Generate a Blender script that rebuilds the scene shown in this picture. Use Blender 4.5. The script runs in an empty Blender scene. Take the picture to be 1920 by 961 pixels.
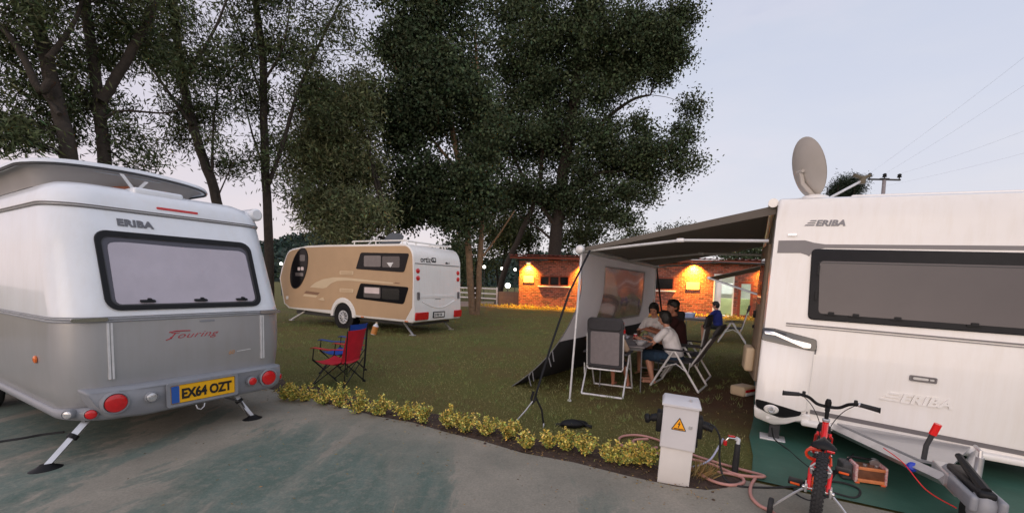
import bpy, bmesh, math, random
import numpy as np
from mathutils import Matrix, Vector
random.seed(7)
RNG = np.random.default_rng(11)
SC = bpy.context.scene
COL = SC.collection
PI = math.pi
rad = math.radians

# ------------------------------------------------------------------ camera
F, CX, CY, EYE = 800.0, 960.0, 588.0, 1.65      # focal length and principal point in photo pixels, eye height in metres
PITCH, ROLL = math.atan(57/800), .024
fw = Vector((0, math.cos(PITCH), -math.sin(PITCH)))
r0 = Vector((1, 0, 0)); u0 = Vector((0, math.sin(PITCH), math.cos(PITCH)))
RT = r0*math.cos(ROLL)+u0*math.sin(ROLL)
UP = u0*math.cos(ROLL)-r0*math.sin(ROLL)
cam = bpy.data.cameras.new('camera'); co = bpy.data.objects.new('camera', cam); COL.objects.link(co)
m = Matrix.Identity(4)
for i in range(3):
    m[i][0], m[i][1], m[i][2] = RT[i], UP[i], -fw[i]
m[2][3] = EYE
co.matrix_world = m
cam.sensor_width = 36; cam.sensor_fit = 'HORIZONTAL'; cam.lens = F/1920*36
cam.shift_y = (CY-480.5)/1920
cam.clip_end = 3000; cam.clip_start = .05
SC.camera = co

def ray(x, y):
    return fw+RT*((x-CX)/F)-UP*((y-CY)/F)
def gz(x, y, z=0.0):                     # measured photo point at a known height
    d = ray(x, y); t = (z-EYE)/d.z
    return Vector((d.x*t, d.y*t, z))
def at(x, y, Y):                         # measured photo point at a known distance
    d = ray(x, y); t = Y/d.y
    return Vector((d.x*t, Y, EYE+d.z*t))
A = rad(29.6)                            # the pitches, caravans and awning share one grid
CO = Vector((2.75, 4.6, 0))
EX = Vector((math.cos(A), -math.sin(A), 0)); EY = Vector((math.sin(A), math.cos(A), 0))
def cw(x, y, z=0.0):
    return CO+EX*x+EY*y+Vector((0, 0, z))

# ------------------------------------------------------------------ materials
def lin(v):
    v /= 255.0
    return v/12.92 if v <= .04045 else ((v+.055)/1.055)**2.4
def C(r, g, b):
    return (lin(r), lin(g), lin(b), 1)
MATS = {}
def mat(name, col, rough=.6, var=.12, scale=6.0, bump=0.0, bscale=60.0, metal=0.0, col2=None, coat=0.0, spec=.5, emit=None, estr=0, tint=False, detail=4, trans=0.0, alpha=1.0):
    m = bpy.data.materials.new(name); m.use_nodes = True
    nt = m.node_tree; N = nt.nodes; L = nt.links
    b = N['Principled BSDF']
    b.inputs['Roughness'].default_value = rough; b.inputs['Metallic'].default_value = metal
    b.inputs['Specular IOR Level'].default_value = spec; b.inputs['Coat Weight'].default_value = coat
    b.inputs['Coat Roughness'].default_value = .05
    tc = N.new('ShaderNodeTexCoord')
    nz = N.new('ShaderNodeTexNoise'); nz.inputs['Scale'].default_value = scale; nz.inputs['Detail'].default_value = detail; nz.inputs['Roughness'].default_value = .6
    L.new(tc.outputs['Object'], nz.inputs['Vector'])
    rp = N.new('ShaderNodeValToRGB'); L.new(nz.outputs['Fac'], rp.inputs['Fac'])
    e = rp.color_ramp.elements
    c2 = col2 or tuple(x*(1-var) for x in col[:3])+(1,)
    c1 = col if col2 else tuple(min(1, x*(1+var)) for x in col[:3])+(1,)
    e[0].position = .3; e[0].color = c2; e[1].position = .7; e[1].color = c1
    src = rp.outputs['Color']
    if tint:
        at_ = N.new('ShaderNodeAttribute'); at_.attribute_name = 'tint'
        mx = N.new('ShaderNodeMix'); mx.data_type = 'RGBA'; mx.blend_type = 'MULTIPLY'; mx.inputs[0].default_value = 1
        L.new(src, mx.inputs[6]); L.new(at_.outputs['Color'], mx.inputs[7]); src = mx.outputs[2]
    L.new(src, b.inputs['Base Color'])
    if bump:
        n2 = N.new('ShaderNodeTexNoise'); n2.inputs['Scale'].default_value = bscale; n2.inputs['Detail'].default_value = 5
        L.new(tc.outputs['Object'], n2.inputs['Vector'])
        bp = N.new('ShaderNodeBump'); bp.inputs['Strength'].default_value = bump; bp.inputs['Distance'].default_value = .02
        L.new(n2.outputs['Fac'], bp.inputs['Height']); L.new(bp.outputs['Normal'], b.inputs['Normal'])
    if emit:
        b.inputs['Emission Color'].default_value = emit; b.inputs['Emission Strength'].default_value = estr
    b.inputs['Transmission Weight'].default_value = trans
    b.inputs['Alpha'].default_value = alpha
    MATS[name] = m
    return m
white = mat('white_paint', (.77, .80, .83, 1), .28, .04, 2.5, coat=.4)
white2 = mat('white_gelcoat', (.87, .845, .80, 1), .3, .03, 1.3, coat=.3, bump=.04, bscale=2.2)
def weather(m, sc=(9, 9, .7), amt=.86):      # faint rain streaks and grime
    nt = m.node_tree; N, L = nt.nodes, nt.links; b = N['Principled BSDF']; src = b.inputs['Base Color'].links[0].from_socket
    tc = N.new('ShaderNodeTexCoord'); mp = N.new('ShaderNodeMapping'); mp.inputs['Scale'].default_value = sc; L.new(tc.outputs['Object'], mp.inputs[0])
    nz = N.new('ShaderNodeTexNoise'); nz.inputs['Scale'].default_value = 1.6; nz.inputs['Detail'].default_value = 7; nz.inputs['Roughness'].default_value = .65; L.new(mp.outputs[0], nz.inputs['Vector'])
    r = N.new('ShaderNodeValToRGB'); r.color_ramp.elements[0].position = .30; r.color_ramp.elements[0].color = (amt, amt*.985, amt*.96, 1); r.color_ramp.elements[1].position = .55; r.color_ramp.elements[1].color = (1, 1, 1, 1); L.new(nz.outputs['Fac'], r.inputs[0])
    mx = N.new('ShaderNodeMix'); mx.data_type = 'RGBA'; mx.blend_type = 'MULTIPLY'; mx.inputs[0].default_value = 1; L.new(src, mx.inputs[6]); L.new(r.outputs[0], mx.inputs[7]); L.new(mx.outputs[2], b.inputs['Base Color'])
weather(white2, amt=.955); weather(white, (6, 6, .8), .965)
silver = mat('silver_paint', (.41, .41, .415, 1), .33, .04, 2.0, metal=.35, coat=.3); weather(silver, (8, 8, .8), .96)
silverd = mat('silver_plastic', (.25, .26, .28, 1), .38, .08, 5)
alu = mat('aluminium', (.62, .62, .63, 1), .35, .1, 9, metal=.8)
alup = mat('pale_aluminium', (.70, .70, .70, 1), .4, .1, 9, metal=.25)
chrome = mat('chrome', (.55, .55, .56, 1), .16, .03, 4, metal=1)
black = mat('black_plastic', (.010, .010, .011, 1), .5, .2, 9, spec=.25)
rubber = mat('rubber', (.02, .02, .021, 1), .75, .3, 20, bump=.2)
sideglass = mat('tinted_glass', (.010, .010, .012, 1), .12, .1, 3, spec=.12)
darkglass = mat('dark_glass', (.012, .013, .016, 1), .06, .1, 3, spec=.7)
blindm = mat('pleated_blind', C(182, 175, 184), .4, .10, 2, bump=.6, bscale=3.5, coat=.3)
smoked = mat('smoked_window', C(82, 75, 75), .25, .12, .9, coat=.15, spec=.3)
redlens = mat('red_lens', (.62, .012, .016, 1), .18, .1, 30, coat=.6)
amber = mat('amber_lens', (.75, .16, .02, 1), .2, .1, 30, coat=.5)
clearlens = mat('clear_lens', (.6, .6, .6, 1), .1, .2, 40, metal=.5, coat=.5)
greytrim = mat('grey_trim', C(118, 114, 114), .4, .05, 6)
darkgrey = mat('dark_grey', (.05, .05, .052, 1), .6, .15, 8)
midgrey = mat('mid_grey', (.16, .16, .165, 1), .55, .1, 8)
yellow = mat('plate_yellow', C(240, 180, 20), .4, .04, 9)
blue = mat('plate_blue', C(40, 90, 170), .4, .04, 9)
textblack = mat('lettering_black', (.01, .01, .01, 1), .5, .02, 3)
textgrey = mat('lettering_grey', C(110, 110, 114), .35, .04, 4, metal=.3)
textred = mat('lettering_red', C(178, 32, 48), .4, .04, 4)
gold = mat('lettering_gold', C(176, 140, 110), .4, .04, 4)
beige = mat('beige_panel', C(192, 160, 124), .5, .05, 1.5)
cream = mat('cream_panel', C(218, 196, 162), .5, .05, 1.5)
brown = mat('brown_panel', C(140, 105, 80), .5, .05, 1.5)
def clothmat(name, col, k=.45):
    m = mat(name, col, .9, .08, 2, bump=.4, bscale=3); nt = m.node_tree; b = nt.nodes['Principled BSDF']; t = nt.nodes.new('ShaderNodeBsdfTranslucent'); t.inputs[0].default_value = col
    x = nt.nodes.new('ShaderNodeMixShader'); x.inputs[0].default_value = k; nt.links.new(b.outputs[0], x.inputs[1]); nt.links.new(t.outputs[0], x.inputs[2]); nt.links.new(x.outputs[0], nt.nodes['Material Output'].inputs[0]); return m
canvas = clothmat('grey_canvas', C(206, 201, 198), .5)
awncloth = clothmat('awning_cloth', C(138, 130, 120), .45)
wallcloth = clothmat('awning_wall_grey', C(228, 224, 222), .62)
wallcloth2 = mat('awning_wall_dark', C(62, 62, 68), .85, .1, 2, bump=.4, bscale=3)
mesh1 = mat('chair_mesh_grey', C(126, 119, 120), .8, .08, 20)
mesh2 = mat('chair_padding_dark', C(58, 57, 60), .8, .1, 20)
redcloth = mat('red_cloth', C(200, 22, 44), .8, .12, 9)
bluecloth = mat('blue_cloth', C(24, 72, 165), .8, .12, 9)
redpaint = mat('red_paint', C(235, 28, 28), .3, .05, 5, coat=.4)
orange = mat('orange_plastic', C(235, 95, 30), .4, .1, 9)
skin = mat('skin', C(205, 150, 125), .55, .08, 14)
skin2 = mat('tanned_skin', C(180, 120, 95), .55, .08, 14)
hairm = mat('dark_hair', (.012, .01, .009, 1), .5, .4, 40, bump=.5, bscale=50)
shirtw = mat('white_cotton', (.84, .82, .83, 1), .9, .06, 9, bump=.4, bscale=14)
shirtm = mat('maroon_cotton', C(58, 26, 26), .9, .1, 9, bump=.4, bscale=14)
shirtb = mat('blue_cotton', C(28, 40, 110), .9, .1, 9, bump=.4, bscale=14)
shirtk = mat('sand_cotton', C(190, 165, 140), .9, .1, 9, bump=.4, bscale=14)
denim = mat('blue_denim', C(40, 62, 84), .9, .12, 30, bump=.4, bscale=14)
darkcloth = mat('dark_cotton', C(36, 40, 40), .9, .12, 30)
eyem = mat('eye_dark', (.02, .015, .012, 1), .3, .1, 9)
lipm = mat('lip', C(160, 85, 80), .5, .1, 9)
wood = mat('wood', C(150, 96, 60), .6, .3, 12, bump=.2)
woodred = mat('red_brown_timber', C(120, 52, 30), .6, .25, 12, bump=.2)
roofred = mat('rust_red_roof', C(120, 50, 38), .6, .2, 6)
plaster = mat('white_plaster', (.75, .74, .70, 1), .8, .05, 3)
bark = mat('bark', C(54, 47, 40), .9, .35, 9, bump=.8, bscale=26)
barkl = mat('pale_bark', C(128, 104, 80), .9, .3, 7, bump=.8, bscale=20)
hosepink = mat('pink_hose', C(190, 138, 128), .5, .1, 9)
hosewhite = mat('pale_blue_hose', C(185, 190, 215), .4, .1, 9)
concretewall = mat('rendered_wall', C(110, 92, 80), .85, .2, 4, bump=.3)
fencew = mat('white_fence_paint', (.7, .68, .66, 1), .6, .08, 6)
boxgrey = mat('cabinet_grey', C(206, 204, 204), .45, .05, 3)
boxgrey2 = mat('plinth_grey', C(214, 210, 204), .5, .06, 3)
warn = mat('warning_yellow', C(250, 170, 20), .45, .04, 9)
dishm = mat('dish_grey', C(188, 182, 174), .5, .05, 3)
clearp = mat('clear_plastic', (.9, .9, .9, 1), .08, .02, 3, trans=.9)
cola = mat('dark_cola', (.012, .006, .004, 1), .1, .1, 3, coat=.6)
glow = mat('lamp_glow', (.9, .9, .85, 1), .4, .02, 3, emit=(1, .93, .8, 1), estr=7)
glow_o = mat('warm_lamp_glow', (.9, .8, .6, 1), .4, .02, 3, emit=(1, .62, .2, 1), estr=12)
signm = mat('pale_sign_plate', C(235, 205, 150), .5, .04, 6)
soil = mat('soil', C(72, 56, 46), .95, .4, 14, bump=1, bscale=40)
def leafmat(name, col, rough=.85):
    return mat(name, col, rough, .25, .8, tint=True, spec=.12)
leaf_w = leafmat('willow_leaf', (.078, .096, .046, 1))
leaf_d = leafmat('poplar_leaf', (.058, .080, .042, 1))
leaf_g = leafmat('grey_willow_leaf', (.150, .168, .084, 1))
leaf_b = leafmat('background_leaf', (.075, .090, .040, 1))
leaf_p = leafmat('pine_needle', (.030, .045, .028, 1))
leaf_y = leafmat('variegated_leaf', C(212, 190, 96), .6)
leaf_h = leafmat('hill_leaf', (.035, .055, .045, 1))
dryleaf = leafmat('dry_grass', C(140, 118, 76))
grassm = leafmat('grass_blade', (.29, .285, .125, 1), .9)

# ------------------------------------------------------------------ mesh builder
class MB:
    def __init__(s):
        s.bm = bmesh.new(); s.M = Matrix.Identity(4); s.mi = 0
    def add(s, vs, fs):
        bv = [s.bm.verts.new(s.M @ Vector(v)) for v in vs]
        for f in fs:
            try:
                fc = s.bm.faces.new([bv[i] for i in f]); fc.material_index = s.mi
            except ValueError:
                pass
        return s
    def box(s, x0, x1, y0, y1, z0, z1, bev=0.0, seg=2):
        b = bmesh.new()
        vs = [b.verts.new(p) for p in [(x0, y0, z0), (x1, y0, z0), (x1, y1, z0), (x0, y1, z0), (x0, y0, z1), (x1, y0, z1), (x1, y1, z1), (x0, y1, z1)]]
        for f in [(3, 2, 1, 0), (4, 5, 6, 7), (0, 1, 5, 4), (1, 2, 6, 5), (2, 3, 7, 6), (3, 0, 4, 7)]:
            b.faces.new([vs[i] for i in f])
        if bev:
            bmesh.ops.bevel(b, geom=b.edges[:], offset=bev, segments=seg, affect='EDGES', profile=.5)
        return s.merge(b)
    def merge(s, b):
        b.verts.index_update()
        s.add([v.co.copy() for v in b.verts], [[v.index for v in f.verts] for f in b.faces]); b.free()
        return s
    def pf(s, poly, f, d0, d1, bev=0.0):               # prism of a 2-D outline carried by a mapping f(u, v, d)
        if bev:
            n = len(poly); cx = sum(p[0] for p in poly)/n; cy = sum(p[1] for p in poly)/n
            w = max(p[0] for p in poly)-min(p[0] for p in poly); h = max(p[1] for p in poly)-min(p[1] for p in poly)
            inn = [(cx+(u-cx)*(1-2*bev/max(w, 1e-4)), cy+(v-cy)*(1-2*bev/max(h, 1e-4))) for u, v in poly]
            rings = [[f(u, v, d0) for u, v in poly], [f(u, v, d1-bev) for u, v in poly], [f(u, v, d1) for u, v in inn]]
        else:
            rings = [[f(u, v, d0) for u, v in poly], [f(u, v, d1) for u, v in poly]]
        return s.loft(rings)
    def ringf(s, outer, inner, f, d0, d1):
        n = len(outer)
        rings = [[f(u, v, d0) for u, v in outer], [f(u, v, d1) for u, v in outer], [f(u, v, d1) for u, v in inner], [f(u, v, d0) for u, v in inner]]
        vs = [p for r in rings for p in r]; fs = []
        for k in range(4):
            for i in range(n):
                a, b = k*n+i, k*n+(i+1) % n; c, d = ((k+1) % 4)*n+(i+1) % n, ((k+1) % 4)*n+i
                fs.append((a, b, c, d))
        return s.add(vs, fs)
    def loft(s, rings, cap0=True, cap1=True):
        n = len(rings[0]); vs = [p for r in rings for p in r]; fs = []
        for k in range(len(rings)-1):
            for i in range(n):
                fs.append((k*n+i, k*n+(i+1) % n, (k+1)*n+(i+1) % n, (k+1)*n+i))
        if cap0: fs.append(tuple(range(n))[::-1])
        if cap1: fs.append(tuple(range((len(rings)-1)*n, len(rings)*n)))
        return s.add(vs, fs)
    def tube(s, pts, r, n=8, closed=False, sy=1.0, cap=True):
        P = [Vector(p) for p in pts]; k = len(P)
        R = r if isinstance(r, (list, tuple)) else [r]*k
        rings = []; N = None
        for i in range(k):
            if closed: t = P[(i+1) % k]-P[i-1]
            else: t = P[min(i+1, k-1)]-P[max(i-1, 0)]
            if t.length < 1e-9: t = Vector((0, 0, 1))
            t.normalize()
            if N is None:
                N = Vector((0, 0, 1)) if abs(t.z) < .9 else Vector((1, 0, 0))
            N = (N-t*N.dot(t))
            if N.length < 1e-6: N = t.orthogonal()
            N.normalize(); B = t.cross(N)
            rings.append([P[i]+N*(math.cos(2*PI*j/n)*R[i]*sy)+B*(math.sin(2*PI*j/n)*R[i]) for j in range(n)])
        if closed:
            vs = [p for q in rings for p in q]; fs = []
            for a in range(k):
                for j in range(n):
                    fs.append((a*n+j, a*n+(j+1) % n, ((a+1) % k)*n+(j+1) % n, ((a+1) % k)*n+j))
            return s.add(vs, fs)
        return s.loft(rings, cap, cap)
    def lathe(s, prof, p, axis=(0, 0, 1), n=16):       # profile of (radius, height) about an axis
        ax = Vector(axis).normalized(); a = ax.orthogonal().normalized(); b = ax.cross(a); p = Vector(p)
        rings = [[p+ax*h+(a*math.cos(2*PI*j/n)+b*math.sin(2*PI*j/n))*max(r, 1e-4) for j in range(n)] for r, h in prof]
        return s.loft(rings)
    def cyl(s, p, q, r, n=12):
        p, q = Vector(p), Vector(q)
        return s.lathe([(r, 0), (r, (q-p).length)], p, q-p, n)
    def ell(s, c, r, n=12, m=8):
        c = Vector(c); r = (r, r, r) if not isinstance(r, (list, tuple)) else r
        rings = [[c+Vector((r[0]*math.sin(PI*k/m)*math.cos(2*PI*j/n), r[1]*math.sin(PI*k/m)*math.sin(2*PI*j/n), -r[2]*math.cos(PI*k/m))) for j in range(n)] for k in range(1, m)]
        s.loft(rings)
        return s
    def text(s, txt, size, f, d0=.002, shear=0.0, bold=0.0, space=1.0, align='LEFT', sx=1.0):
        cu = bpy.data.curves.new('t', 'FONT'); cu.body = txt; cu.size = size; cu.shear = shear; cu.offset = bold; cu.space_character = space
        cu.align_x = align; cu.resolution_u = 3
        o = bpy.data.objects.new('t', cu); COL.objects.link(o)
        dg = bpy.context.evaluated_depsgraph_get(); me = bpy.data.meshes.new_from_object(o.evaluated_get(dg))
        b = bmesh.new(); b.from_mesh(me)
        r = bmesh.ops.extrude_face_region(b, geom=b.faces[:])
        for v in [e for e in r['geom'] if isinstance(e, bmesh.types.BMVert)]: v.co.z += 1
        for v in b.verts: v.co = Vector(f(v.co.x*sx, v.co.y, d0*.2+v.co.z*d0))
        s.merge(b); bpy.data.objects.remove(o); bpy.data.curves.remove(cu); bpy.data.meshes.remove(me)
        return s
    def build(s, name, mats, parent=None, smooth=38, fix=True, weld=False):
        if weld: bmesh.ops.remove_doubles(s.bm, verts=s.bm.verts[:], dist=1e-4)
        if fix: bmesh.ops.recalc_face_normals(s.bm, faces=s.bm.faces[:])
        me = bpy.data.meshes.new(name); s.bm.to_mesh(me); s.bm.free()
        for m_ in (mats if isinstance(mats, (list, tuple)) else [mats]): me.materials.append(m_)
        if smooth:
            me.polygons.foreach_set('use_smooth', [True]*len(me.polygons)); me.set_sharp_from_angle(angle=rad(smooth))
        o = bpy.data.objects.new(name, me); COL.objects.link(o)
        if parent is not None: o.parent = parent
        return o
def tag(o, label=None, cat=None, group=None, kind=None):
    if label: o['label'] = label
    if cat: o['category'] = cat
    if group: o['group'] = group
    if kind: o['kind'] = kind
    return o
def thing(name, label, cat, loc=(0, 0, 0), rz=0.0, group=None, rx=0.0, ry=0.0):
    o = bpy.data.objects.new(name, None); COL.objects.link(o)
    o.location = loc; o.rotation_euler = (rx, ry, rz); o.empty_display_size = .1
    return tag(o, label, cat, group)
def dup(root, loc, rz, label=None, group=None, scale=1.0):
    r = root.copy(); COL.objects.link(r); r.location = loc; r.rotation_euler = (0, 0, rz); r.scale = (scale,)*3
    if label: r['label'] = label
    if group: r['group'] = group
    for ch in list(root.children):
        c = ch.copy(); COL.objects.link(c); c.parent = r
        for g in ch.children:
            d = g.copy(); COL.objects.link(d); d.parent = c
    return r
def rrect(x0, x1, y0, y1, r, n=5):
    pts = []
    for cx, cy, a0 in [(x1-r, y0+r, -90), (x1-r, y1-r, 0), (x0+r, y1-r, 90), (x0+r, y0+r, 180)]:
        for k in range(n+1):
            a = rad(a0+90*k/n); pts.append((cx+r*math.cos(a), cy+r*math.sin(a)))
    return pts
def rpoly(pts, r, n=4):                  # outline with rounded corners
    out = []; k = len(pts)
    for i in range(k):
        a, b, c = Vector(pts[i-1]), Vector(pts[i]), Vector(pts[(i+1) % k])
        ri = min(r, (a-b).length*.45, (c-b).length*.45)
        p, q = b+(a-b).normalized()*ri, b+(c-b).normalized()*ri
        for j in range(n+1):
            t = j/n; out.append(tuple((p*(1-t)+b*t)*(1-t)+(b*(1-t)+q*t)*t))
    return out
def interp(tab, z):
    if z <= tab[0][0]: return tab[0][1]
    for (a, x), (b, y) in zip(tab, tab[1:]):
        if z <= b: return x+(y-x)*(z-a)/(b-a)
    return tab[-1][1]
def spline(pts, n=8):
    P = [Vector(p) for p in pts]; out = []
    for i in range(len(P)-1):
        a, b, c, d = P[max(i-1, 0)], P[i], P[i+1], P[min(i+2, len(P)-1)]
        for k in range(n):
            t = k/n
            out.append(.5*((2*b)+(c-a)*t+(2*a-5*b+4*c-d)*t*t+(3*b-a-3*c+d)*t**3))
    return out+[P[-1]]
def quads(name, V, tint, mats, parent=None):
    """V: (n,4,3) array of quads, tint: (n,3)"""
    n = len(V); me = bpy.data.meshes.new(name)
    me.vertices.add(n*4); me.vertices.foreach_set('co', V.reshape(-1).astype(np.float32))
    me.loops.add(n*4); me.loops.foreach_set('vertex_index', np.arange(n*4, dtype=np.int32))
    me.polygons.add(n); me.polygons.foreach_set('loop_start', np.arange(0, n*4, 4, dtype=np.int32))
    try: me.polygons.foreach_set('loop_total', np.full(n, 4, dtype=np.int32))
    except Exception: pass
    me.update(calc_edges=True)
    a = me.color_attributes.new('tint', 'FLOAT_COLOR', 'POINT')
    t4 = np.ones((n, 4, 4), np.float32); t4[:, :, :3] = tint[:, None, :]
    a.data.foreach_set('color', t4.reshape(-1))
    me.materials.append(mats)
    o = bpy.data.objects.new(name, me); COL.objects.link(o)
    if parent is not None: o.parent = parent
    return o
def leafquads(P, D, L, W):
    """rhombic leaves at P along D with length L, width W (arrays)"""
    n = len(P)
    D = D/np.maximum(np.linalg.norm(D, axis=1, keepdims=True), 1e-6)
    R = RNG.normal(size=(n, 3)); S = np.cross(D, R); S /= np.maximum(np.linalg.norm(S, axis=1, keepdims=True), 1e-6)
    L = np.broadcast_to(L, (n,))[:, None]; W = np.broadcast_to(W, (n,))[:, None]
    V = np.stack([P, P+D*L*.5+S*W*.5, P+D*L, P+D*L*.5-S*W*.5], axis=1)
    return V
def tints(n, v=.3, h=.12):
    b = 1+RNG.normal(size=(n, 1))*v
    t = b*(1+RNG.normal(size=(n, 3))*h*np.array([1, .5, .6]))
    return np.clip(t, .3, 2.2)
# ================================================================== silver touring caravan
def touring():
    T = thing('touring_caravan', 'silver and white touring caravan with raised pop-top roof, seen from its tail', 'caravan', (-3.42, 4.145, 0), rad(60.4), 'caravans on the campsite')
    cx = .29
    def yr(z): return .06*max(0, (.7-z)/.3) if z < .7 else (0 if z < 1.27 else .335*(z-1.27))
    def ring(z, hw, y0, y1=4.3, r=.31):
        return [(u, v, z) for u, v in rrect(cx-hw, cx+hw, y0, y1, r, 9)]
    b = MB(); b.loft([ring(z, hw, yr(z)) for z, hw in [(.40, .93), (.44, .965), (.6, .985), (.8, 1.0), (1.0, 1.005), (1.215, 1.0)]])
    b.build('lower_body', silver, T, 50)
    b = MB(); b.loft([ring(z, hw, y) for z, hw, y in [(1.216, .998, .002), (1.27, .998, .002), (1.32, .996, yr(1.32)), (1.6, .985, yr(1.6)), (1.9, .972, yr(1.9)), (2.24, .955, yr(2.24)), (2.25, .948, yr(2.25)+.01)]])
    b.build('upper_body', white, T, 50)
    b = MB(); b.loft([ring(2.25, .95, yr(2.25)+.005), ring(2.262, .962, yr(2.25)-.008), ring(2.30, .96, .33), ring(2.38, .94, .36), ring(2.45, .89, .42, 4.2), ring(2.50, .80, .55, 4.0, .25), ring(2.515, .6, .8, 3.8, .2)])
    b.build('roof', white, T, 60)
    b = MB()
    for z, hw, y, r in [(1.243, 1.0, -.004, .009), (1.222, 1.003, -.004, .006), (1.262, 1.0, -.002, .005)]:
        b.tube([(u, v, z) for u, v in rrect(cx-hw, cx+hw, y, 4.3, .31, 9)], r, 6, True)
    b.build('belt_trim', silverd, T)
    b = MB()
    for z, hw, y, r in [(2.257, .958, yr(2.25)-.002, .008), (2.275, .966, yr(2.25)-.008, .006)]:
        b.tube([(u, v, z) for u, v in rrect(cx-hw, cx+hw, y, 4.3, .31, 9)], r, 6, True)
    b.build('roof_seam', greytrim, T)
    P = lambda u, v, d: (u, yr(v)-d/1.05, v-d*.3 if v > 1.27 else v)
    # window
    o = rrect(-.40, .985, 1.325, 2.055, .10, 6); i = rrect(-.36, .945, 1.365, 2.01, .075, 6)
    b = MB(); b.ringf(o, i, P, -.01, .022); fr = b.build('window', black, T)
    b = MB(); b.pf(i, P, -.02, .006); b.build('pane', mat('window_tint', C(70, 66, 74), .15, .1, 3, coat=.4), fr)
    b = MB(); b.pf(rpoly([(-.325, 1.375), (.925, 1.378), (.915, 1.92), (.86, 1.95), (.3, 1.945), (-.2, 1.955), (-.315, 1.94)], .05, 3), P, .0, .009); b.build('blind', blindm, fr)
    b = MB(); b.ringf(rrect(-.362, .947, 1.363, 2.012, .075, 6), rrect(-.350, .935, 1.376, 1.998, .07, 6), P, .006, .014); b.build('pane_edge', darkgrey, fr)
    for u in (-.09, .36, .77):
        b = MB(); b.pf(rrect(u-.06, u+.06, 1.395, 1.415, .008, 2), P, .008, .03); b.pf(rrect(u+.0, u+.035, 1.405, 1.43, .008, 2), P, .008, .03); b.build('latch', black, fr)
    # strips on the lower panel
    for u in (-.388, .973):
        b = MB()
        for du in (-.012, .012): b.pf(rrect(u+du-.008, u+du+.008, .70, 1.21, .004, 2), P, -.01, .012)
        b.build('trim_strip', alup, T)
    for u in (-.52, 1.07):
        b = MB(); b.pf(rrect(u-.12, u+.12, 1.228, 1.262, .012, 3), P, -.0, .022); b.build('catch', chrome, T)
    # letters
    b = MB(); b.text('ERIBA', .088, lambda u, v, d: P(-.215+u, 2.115+v, d), .006, 0, .0045, 1.08, sx=1.16); b.build('maker_lettering', textgrey, T, 0)
    b = MB(); b.text('Touring', .088, lambda u, v, d: P(.03+u, 1.02+v, d), .004, .5, -.0012, 1.08, sx=1.5)
    b.tube([P(.06, 1.086, .004), P(.12, 1.096, .004), P(.24, 1.09, .004)], .005, 5); b.tube([P(.03, 1.012, .004), P(.06, 1.02, .004), P(.075, 1.04, .004)], .004, 5)
    b.build('model_lettering', textred, T, 0)
    b = MB(); b.text('60', .062, lambda u, v, d: P(.60+u, .795+v, d), .003, .2, .002); b.build('anniversary_lettering', gold, T, 0)
    b = MB(); b.pf([(.69, .815), (.84, .824), (.84, .831), (.69, .822)], P, 0, .003); b.build('anniversary_line', alup, T, 0)
    b = MB(); b.pf(rrect(.33, .47, 1.17, 1.19, .005, 2), P, 0, .006); b.build('badge', silverd, T)
    # bumper
    def bump(u, v, d):
        k = (abs(u-cx)/.9)**4
        return (u, -.10+.10*k-d, v)
    main = rpoly([(-.60, .635), (-.54, .47), (-.44, .36), (-.2, .335), (1.04, .335), (1.15, .36), (1.19, .52), (1.18, .60), (.9, .615), (-.3, .625)], .03, 3)
    b = MB(); b.pf(main, bump, -.14, .03, .03); bp = b.build('bumper', silverd, T, 50)
    b = MB()
    rc = .33; ccx, ccy = -.655+.31, .055+.31
    pl = [Vector((ccx-rc, 4.2, .405)), Vector((ccx-rc, 1.5, .405))]+[Vector((ccx-rc*math.cos(a), ccy-rc*math.sin(a)-.05*math.sin(a)**2, .405)) for a in [rad(k) for k in range(0, 91, 10)]]+[Vector((-.2, -.02, .41))]
    b.tube(pl, [.03]*3+[.034+.026*k/10 for k in range(10)], 10, sy=1.35)
    b.tube([Vector((2*cx-p.x, p.y, p.z)) for p in pl], [.03]*3+[.034+.026*k/10 for k in range(10)], 10, sy=1.35)
    b.build('bumper_corner', silverd, T, 50)
    def lamp(name, u, v, r, y, lens, dome=.012, rim=1.28, ax=(0, -1, 0)):
        b = MB(); b.lathe([(r*rim, -.05), (r*rim, .0), (r*1.12, .008), (r*1.02, -.012), (r*.9, -.02)], (u, y, v), ax, 24); h = b.build(name, silverd, bp)
        b = MB(); b.lathe([(r, -.02), (r, .004), (r*.8, dome*.8), (r*.4, dome), (0, dome*1.1)], (u, y, v), ax, 24); b.build('lens', lens, h)
    lamp('tail_light', -.40, .50, .080, -.115, redlens); lamp('reversing_light', -.145, .50, .042, -.132, clearlens)
    lamp('tail_light', .985, .478, .080, -.105, redlens); lamp('fog_light', .79, .475, .042, -.125, redlens)
    lamp('fog_light', -.545, .42, .040, -.03, redlens, ax=(-.3, -1, 0)); lamp('marker_light', -.665, .425, .034, .085, clearlens, ax=(-.75, -.66, 0))
    lamp('marker_light', 1.225, .43, .034, .06, redlens, ax=(.6, -.8, 0))
    b = MB(); b.ringf(rrect(-.03, .625, .365, .60, .02, 3), rrect(.0, .595, .39, .575, .012, 3), bump, .02, .04); b.build('plate_recess', silverd, bp)
    b = MB(); b.pf(rrect(.005, .59, .395, .57, .01, 3), bump, .02, .032); pt = b.build('number_plate', yellow, bp)
    b = MB(); b.pf(rrect(.008, .075, .398, .567, .006, 2), bump, .03, .035); b.build('country_band', blue, pt)
    b = MB(); b.text('EX64 OZT', .135, lambda u, v, d: bump(.092+u, .434+v, .033+d), .002, 0, .0055, .96, sx=.78); b.build('plate_lettering', textblack, pt, 0)
    b = MB(); b.tube([(.22, -.12, .34), (.23, -.13, .30), (.26, -.13, .285), (.29, -.13, .31), (.30, -.12, .34)], .007, 6); b.build('towing_eye', alu, bp)
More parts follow.
